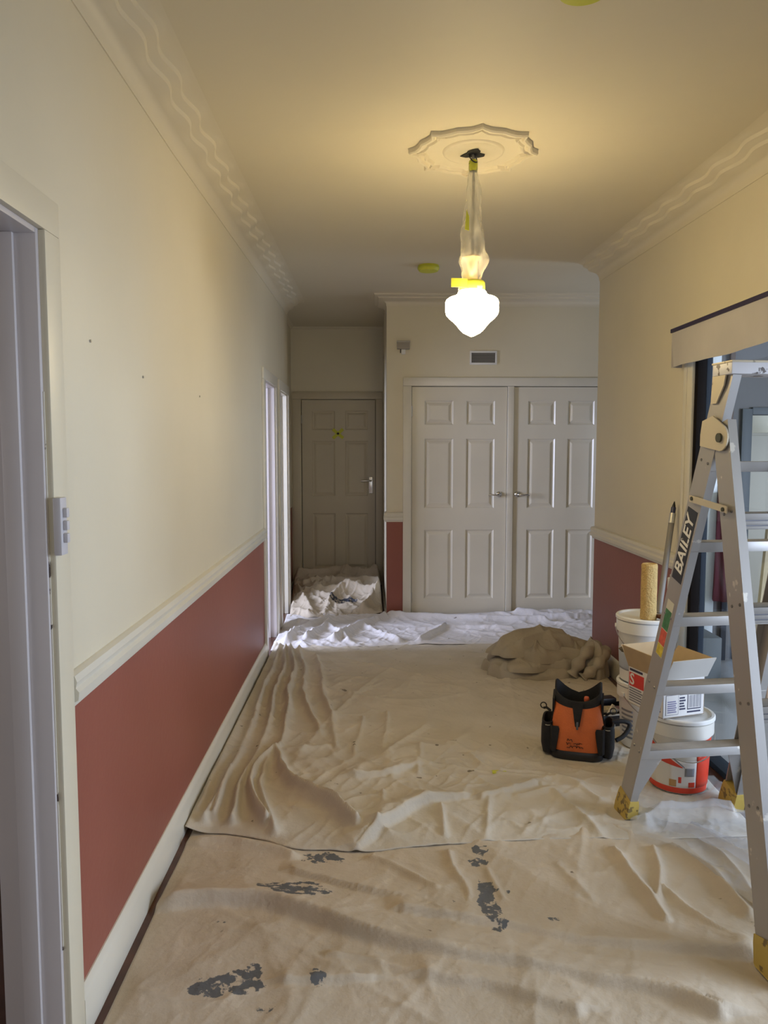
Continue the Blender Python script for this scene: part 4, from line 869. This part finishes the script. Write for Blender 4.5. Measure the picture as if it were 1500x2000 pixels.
# ================================================================== TOOL BAG
def toolbag():
    e = tag(empty('tool_bag', (1.008, 3.60, 0.026), math.radians(-17)), 'orange and black open mouth tool bag with scrawled marker writing', 'tool bag')
    W2, D2_, n = 0.118, 0.095, 64
    def sec(w, d, z, sag=None, p=4.0):
        out = []
        for i in range(n):
            a = 2*PI*i/n; c, s_ = math.cos(a), math.sin(a)
            x = w*math.copysign(abs(c)**(2/p), c); y = d*math.copysign(abs(s_)**(2/p), s_)
            out.append(Vector((x, y, z+(sag(x, y) if sag else 0))))
        return out
    lvl = [(1.0, 1.0, 0.036), (1.03, 1.04, 0.09), (1.02, 1.02, 0.15), (0.99, 0.96, 0.20), (0.96, 0.88, 0.235)]
    rim = lambda x, y: 0.030*(abs(x)/W2)**2-0.004 + (0.030*abs(x)/W2 if y > 0 else 0)
    rs = [sec(W2*a, D2_*b, z) for a, b, z in lvl]+[sec(W2*0.93, D2_*0.82, 0.255, rim)]
    bm = bmesh.new(); rings(bm, rs, True, False); from_bm('body', bm, M_orange, e, True, 60)
    # black collar, folding outwards then down inside
    bm = bmesh.new()
    r2 = [sec(W2*0.945, D2_*0.85, 0.248, rim), sec(W2*0.93, D2_*0.84, 0.275, lambda x, y: rim(x, y)+0.028*(abs(x)/W2)**3), sec(W2*0.88, D2_*0.78, 0.282, lambda x, y: rim(x, y)+0.034*(abs(x)/W2)**3), sec(W2*0.84, D2_*0.70, 0.25, rim), sec(W2*0.8, D2_*0.7, 0.10), sec(W2*0.78, D2_*0.7, 0.05)]
    vv = rings(bm, r2, True, False); bm.faces.new(vv[-1]); from_bm('collar', bm, M_black, e, True, 60)
    bm = bmesh.new(); rings(bm, [sec(W2*1.03, D2_*1.05, 0.0), sec(W2*1.05, D2_*1.07, 0.006), sec(W2*1.05, D2_*1.07, 0.030), sec(W2*1.02, D2_*1.03, 0.040)], True, True); from_bm('base', bm, M_blackpl, e, True, 40)
    # black corner panels leave the orange centre
    fy = lambda z: -D2_*np.interp(z, [0.036, 0.09, 0.15, 0.2, 0.235], [1, 1.04, 1.02, 0.96, 0.88])
    for s_ in (-1, 1):
        bm = bmesh.new(); rr = []
        for z, xin, sh in ((0.034, 0.100, 1), (0.07, 0.094, 1), (0.11, 0.088, 1), (0.145, 0.084, 1), (0.158, 0.088, 1)):
            a = [Vector((s_*xin, fy(z)-0.004, z)), Vector((s_*(W2*0.98), fy(z)-0.003, z)), Vector((s_*(W2*1.07), fy(z)+0.02, z)), Vector((s_*(W2*1.07), 0.05, z))]
            rr.append(a+[p+Vector((-s_*0.002, 0.004, 0)) for p in reversed(a)])
        rings(bm, rr, True, True); from_bm('corner_panel', bm, M_black, e)
        # side pocket
        bm = bmesh.new(); rings(bm, [sec(0.026, 0.078, 0.012, None, 3), sec(0.034, 0.084, 0.05, None, 3), sec(0.034, 0.084, 0.12, None, 3), sec(0.030, 0.082, 0.165, None, 3), sec(0.022, 0.074, 0.163, None, 3), sec(0.02, 0.07, 0.08, None, 3)], True, True)
        o = from_bm('side_pocket', bm, M_black, e, True, 50); o.location = (s_*(W2+0.020), 0.01, 0)
        tb('piping', [(s_*(W2+0.020)+0.033*math.cos(a), 0.01+0.085*math.sin(a), 0.150) for a in [2*PI*i/24 for i in range(25)]], 0.0022, mat('grey_piping', (0.35, 0.33, 0.28), 0.5), o).location = (-s_*(W2+0.020), -0.01, 0)
        # triangular black gusset at the mouth
        bm = bmesh.new(); rings(bm, [[Vector((s_*(W2*1.01), -0.045, 0.17+k)), Vector((s_*(W2*1.0), 0.02, 0.30)), Vector((s_*(W2*0.99), -0.075, 0.285))][::1] for k in (0,)]+[[Vector((s_*(W2*0.95), -0.045, 0.17)), Vector((s_*(W2*0.92), 0.02, 0.30)), Vector((s_*(W2*0.90), -0.075, 0.285))]], True, True); from_bm('mouth_gusset', bm, M_black, e)
        tb('strap_ring', [(s_*(W2+0.045)+0.014*math.cos(a), -0.01, 0.225+0.014*math.sin(a)) for a in [2*PI*i/16 for i in range(17)]], 0.003, M_blackpl, e, 6)
        tb('strap_web', [(s_*(W2+0.01), -0.01, 0.20), (s_*(W2+0.03), -0.01, 0.215), (s_*(W2+0.045), -0.01, 0.212)], 0.006, M_black, e, 6)
    # zip tongue
    bm = bmesh.new(); rings(bm, [[Vector((-0.026, -D2_*0.85, 0.268)), Vector((0.026, -D2_*0.85, 0.268)), Vector((0.016, -D2_*1.03, 0.205)), Vector((0.010, -D2_*1.06, 0.165)), Vector((-0.010, -D2_*1.06, 0.165)), Vector((-0.016, -D2_*1.03, 0.205))], [Vector((-0.026, -D2_*0.9, 0.270)), Vector((0.026, -D2_*0.9, 0.270)), Vector((0.016, -D2_*1.09, 0.205)), Vector((0.010, -D2_*1.11, 0.165)), Vector((-0.010, -D2_*1.11, 0.165)), Vector((-0.016, -D2_*1.09, 0.205))]], True, True)
    zt = from_bm('zip_tongue', bm, M_black, e); bx('zip_pull', (-0.005, -D2_*1.16, 0.152), (0.005, -D2_*1.11, 0.190), mat('zip_grey', (0.14, 0.15, 0.17), 0.4, 0.6), zt, 0.002)
    # strap hanging on the right
    bm = bmesh.new(); pts = [(W2+0.04, 0.02, 0.16), (W2+0.09, 0.03, 0.17), (W2+0.13, 0.04, 0.155), (W2+0.10, 0.02, 0.10), (W2+0.06, 0.0, 0.08)]
    tube(bm, smooth3(pts), 0.011, 6); from_bm('shoulder_strap', bm, M_black, e, True)
    # marker scrawl: three lines of handwriting
    inkb = mat('marker_ink', (0.02, 0.012, 0.01), 0.6)
    def scrawl(x0, x1, z, amp, seed):
        r = random.Random(seed); pts = []; x = x0
        while x < x1:
            zz = z+amp*r.uniform(-1, 1); pts.append((x, float(fy(zz))-0.0035, zz)); x += 0.0028
        tb('marker_writing', pts, 0.0015, inkb, e, 4)
    scrawl(-0.045, -0.018, 0.098, 0.007, 1); scrawl(-0.050, -0.030, 0.080, 0.006, 2); scrawl(-0.015, 0.026, 0.082, 0.006, 3); scrawl(-0.046, -0.018, 0.064, 0.007, 4); scrawl(-0.018, 0.030, 0.066, 0.006, 5)
toolbag()
sd_ = tag(empty('screwdriver', (1.033, 3.56, 0.10), 0.3), 'orange handled screwdriver sticking up inside the tool bag', 'screwdriver')
tb('shaft', [(0, 0, 0), (0.004, 0.0, 0.13)], 0.004, M_steel, sd_); 
bm = bmesh.new(); lathe(bm, [(0.0001, 0.125), (0.009, 0.125), (0.012, 0.15), (0.010, 0.185), (0.013, 0.205), (0.010, 0.216), (0.0001, 0.218)], c=(0.004, 0, 0), n=16); from_bm('handle', bm, mat('tool_orange', (0.62, 0.13, 0.05), 0.4), sd_, True)

# ================================================================== LOOSE TOOLS BETWEEN THE BAG AND THE PAILS
def tray():
    e = tag(empty('roller_tray', (1.305, 4.06, 0.024), 0.25), 'black roller tray with a pale rim behind the tool bag', 'roller tray')
    bx('tray_floor', (-0.14, -0.10, 0), (0.14, 0.10, 0.006), M_blackpl, e)
    for lo, hi in (((-0.14, -0.10, 0), (-0.132, 0.10, 0.06)), ((0.132, -0.10, 0), (0.14, 0.10, 0.06)), ((-0.14, -0.10, 0), (0.14, -0.092, 0.06)), ((-0.14, 0.092, 0), (0.14, 0.10, 0.06))): bx('tray_wall', lo, hi, M_blackpl, e)
    bx('rim', (-0.146, -0.106, 0.058), (0.146, -0.096, 0.066), mat('pale_rim', (0.55, 0.53, 0.48), 0.5), e, 0.002)
tray()
b1 = tag(empty('paint_brush', (1.262, 4.00, 0.094), 0.1), 'paint brush with pale bristles lying across the roller tray', 'paint brush')
bx('bristles', (-0.03, -0.035, 0), (0.06, 0.03, 0.018), mat('bristle', (0.45, 0.36, 0.20), 0.9, 0, 0.3, 60, 0.5, 200), b1, 0.006); bx('ferrule', (0.06, -0.030, 0.002), (0.10, 0.026, 0.016), M_chrome, b1, 0.003)
bm = bmesh.new(); lathe(bm, [(0.008, 0), (0.016, 0.03), (0.010, 0.08), (0.012, 0.13), (0.0001, 0.14)], n=12); o = from_bm('handle', bm, mat('dark_varnish', (0, 0, 0)), b1, True); o.rotation_euler = (0, PI/2, 0); o.location = (0.10, -0.002, 0.009)
b2 = tag(empty('scraper', (1.235, 4.135, 0.092), 0.2), 'black handled scraper on the roller tray', 'scraper')
bx('handle', (0.01, -0.035, 0), (0.13, 0.03, 0.03), M_blackpl, b2, 0.008); bx('blade', (-0.06, -0.04, 0.010), (0.012, 0.035, 0.013), M_steel, b2)
cl = tag(empty('crumpled_rag', (1.150, 3.83, 0.03)), 'crumpled grey brown rag between the bag and the pails', 'rag')
n = 46; a = np.linspace(-1, 1, n); U, V = np.meshgrid(a, a); X0 = U*np.sqrt(1-V**2/2); Y0 = V*np.sqrt(1-U**2/2); r = np.hypot(X0, Y0); X = X0*0.075; Y = Y0*0.10
Z = 0.075*np.clip(1-r**2, 0, 1)**0.6*(0.8+0.8*vnoise(X, Y, 22, 5))+0.02*np.clip(crease(X, Y, 26, 6), 0, 1)**2*np.clip(1-r, 0, 1)
grid_mesh('folds', np.stack([X, Y, Z], -1), mat('grey_brown_rag', (0.28, 0.24, 0.18), 0.9, 0, 0.4, 25), cl, np.zeros_like(X))
rf = tag(empty('paint_roller', (1.155, 3.76, 0.115), 0.0), 'cream handled paint roller propped between the rag and the lower pail', 'paint roller')
tb('wire_arm', smooth3([(0.07, -0.02, 0.10), (0.045, -0.03, 0.06), (0.02, -0.05, 0.03), (0.03, -0.06, -0.03), (0.05, -0.07, -0.075)]), 0.009, mat('cream_handle', (0.62, 0.58, 0.48), 0.5), rf, 8)
wb = tag(bx('wooden_batten', (1.12, 3.715, 0.026), (1.24, 3.735, 0.046), mat('pale_batten', (0.40, 0.33, 0.23), 0.8, 0, 0.2, 12), None, 0.002), 'short pale timber batten beside the tool bag', 'timber')

# ================================================================== BEYOND THE GLAZING
SY = 5.29
pp = tag(empty('white_post', (2.378, SY, 0)), 'white painted upright on the slate blue sunroom wall', 'post'); bx('post', (-0.030, -0.03, 0.012), (0.030, 0, CL), mat('bluish_white_post', (0.78, 0.84, 0.88), 0.4), pp, 0.003); bx('edge_strip', (-0.075, -0.02, 0.012), (-0.030, 0, CL), mat('navy_strip', (0.02, 0.03, 0.05), 0.5), pp)
bp_ = tag(empty('brown_post', (2.488, SY, 0)), 'brown stained timber upright on the sunroom wall', 'post'); bx('post', (-0.016, -0.025, 1.5), (0.016, 0, CL), mat('brown_stain', (0.075, 0.040, 0.018), 0.5), bp_, 0.002); bx('plinth', (-0.018, -0.027, 0.012), (0.018, 0, 1.5), mat('slate_aluminium', (0, 0, 0)), bp_)
df = tag(empty('inner_door_frame', (2.62, SY, 0)), 'dark slate door frame opening to a bright white passage', 'door frame')
bx('jamb', (-0.05, -0.02, 0.012), (0.02, 0.13, 1.77), mat('dark_slate', (0.06, 0.075, 0.085), 0.5), df, 0.003); bx('head', (0.02, -0.02, 1.73), (0.85, 0.13, 1.78), mat('dark_slate', (0, 0, 0)), df, 0.003)
tb('pull_handle', smooth3([(-0.095, -0.005, 1.30), (-0.085, -0.04, 1.29), (-0.083, -0.04, 1.24), (-0.095, -0.005, 1.23)]), 0.006, M_chrome, df)
cb_ = tag(empty('cream_cabinet', (3.18, 6.30, 0.001)), 'tall cream cabinet standing in the bright passage', 'cabinet'); bx('carcass', (-0.22, -0.25, 0), (0.55, 0.25, 1.62), mat('cream_laminate', (0.55, 0.52, 0.42), 0.5), cb_, 0.004); bx('door', (-0.21, -0.262, 0.02), (0.16, -0.25, 1.60), mat('cream_laminate', (0, 0, 0)), cb_, 0.003); bx('knob', (0.13, -0.29, 0.9), (0.15, -0.262, 0.94), M_chrome, cb_, 0.004)
mc = tag(empty('maroon_coat', (2.45, 5.20, 0)), 'dark maroon fabric hanging beside the white upright', 'fabric')
bm = bmesh.new(); rs = []
for k in range(16):
    z = 0.45+0.75*k/15; f_ = 1-0.25*(k/15)
    rs.append([Vector((0.07*f_*math.cos(a)*(1+0.22*math.sin(6*a+k*0.1)), 0.05*f_*math.sin(a)*(1+0.22*math.sin(6*a+k*0.1)), z)) for a in [2*PI*i/48 for i in range(48)]])
rings(bm, rs, True, True); from_bm('folds', bm, mat('maroon_cloth', (0.075, 0.012, 0.022), 0.85), mc, True, 60); tb('hook', [(0, 0.08, 1.22), (0, 0.0, 1.24), (0, -0.01, 1.20)], 0.006, M_steel, mc)
for k, (x0, y0, x1, y1, h, wd, m_, lab) in enumerate(((2.36, 4.55, 2.80, 5.25, 0.98, 0.10, mat('pale_pine', (0.50, 0.42, 0.27), 0.7, 0, 0.15, 10), 'pale pine board leaning in the sunroom'), (2.20, 4.10, 2.42, 4.5, 0.62, 0.05, mat('brown_pine', (0.27, 0.16, 0.075), 0.7, 0, 0.2, 10), 'brown timber offcut propped beside the ladder, the shorter one'), (2.30, 4.10, 2.46, 4.5, 0.75, 0.06, mat('brown_pine', (0, 0, 0)), 'brown timber offcut propped beside the ladder, the longer one'))):
    a = Vector((x0, y0, 0.02)); b = Vector((x1, y1, h)); t = (b-a).normalized(); sd = t.cross(Vector((0.3, -1, 0.1))).normalized(); nn = t.cross(sd)
    bm = bmesh.new(); rings(bm, [[p+sd*i*wd/2+nn*j*0.011 for i, j in ((-1, -1), (1, -1), (1, 1), (-1, 1))] for p in (a, b)], True, True); tag(from_bm('timber_board', bm, m_), lab, 'timber')
tag(bx('storage_crate', (1.98, 4.75, 0.012), (2.24, 5.1, 0.30), mat('slate_crate', (0.12, 0.14, 0.15), 0.6), None, 0.01), 'slate grey crate on the sunroom tiles', 'crate')
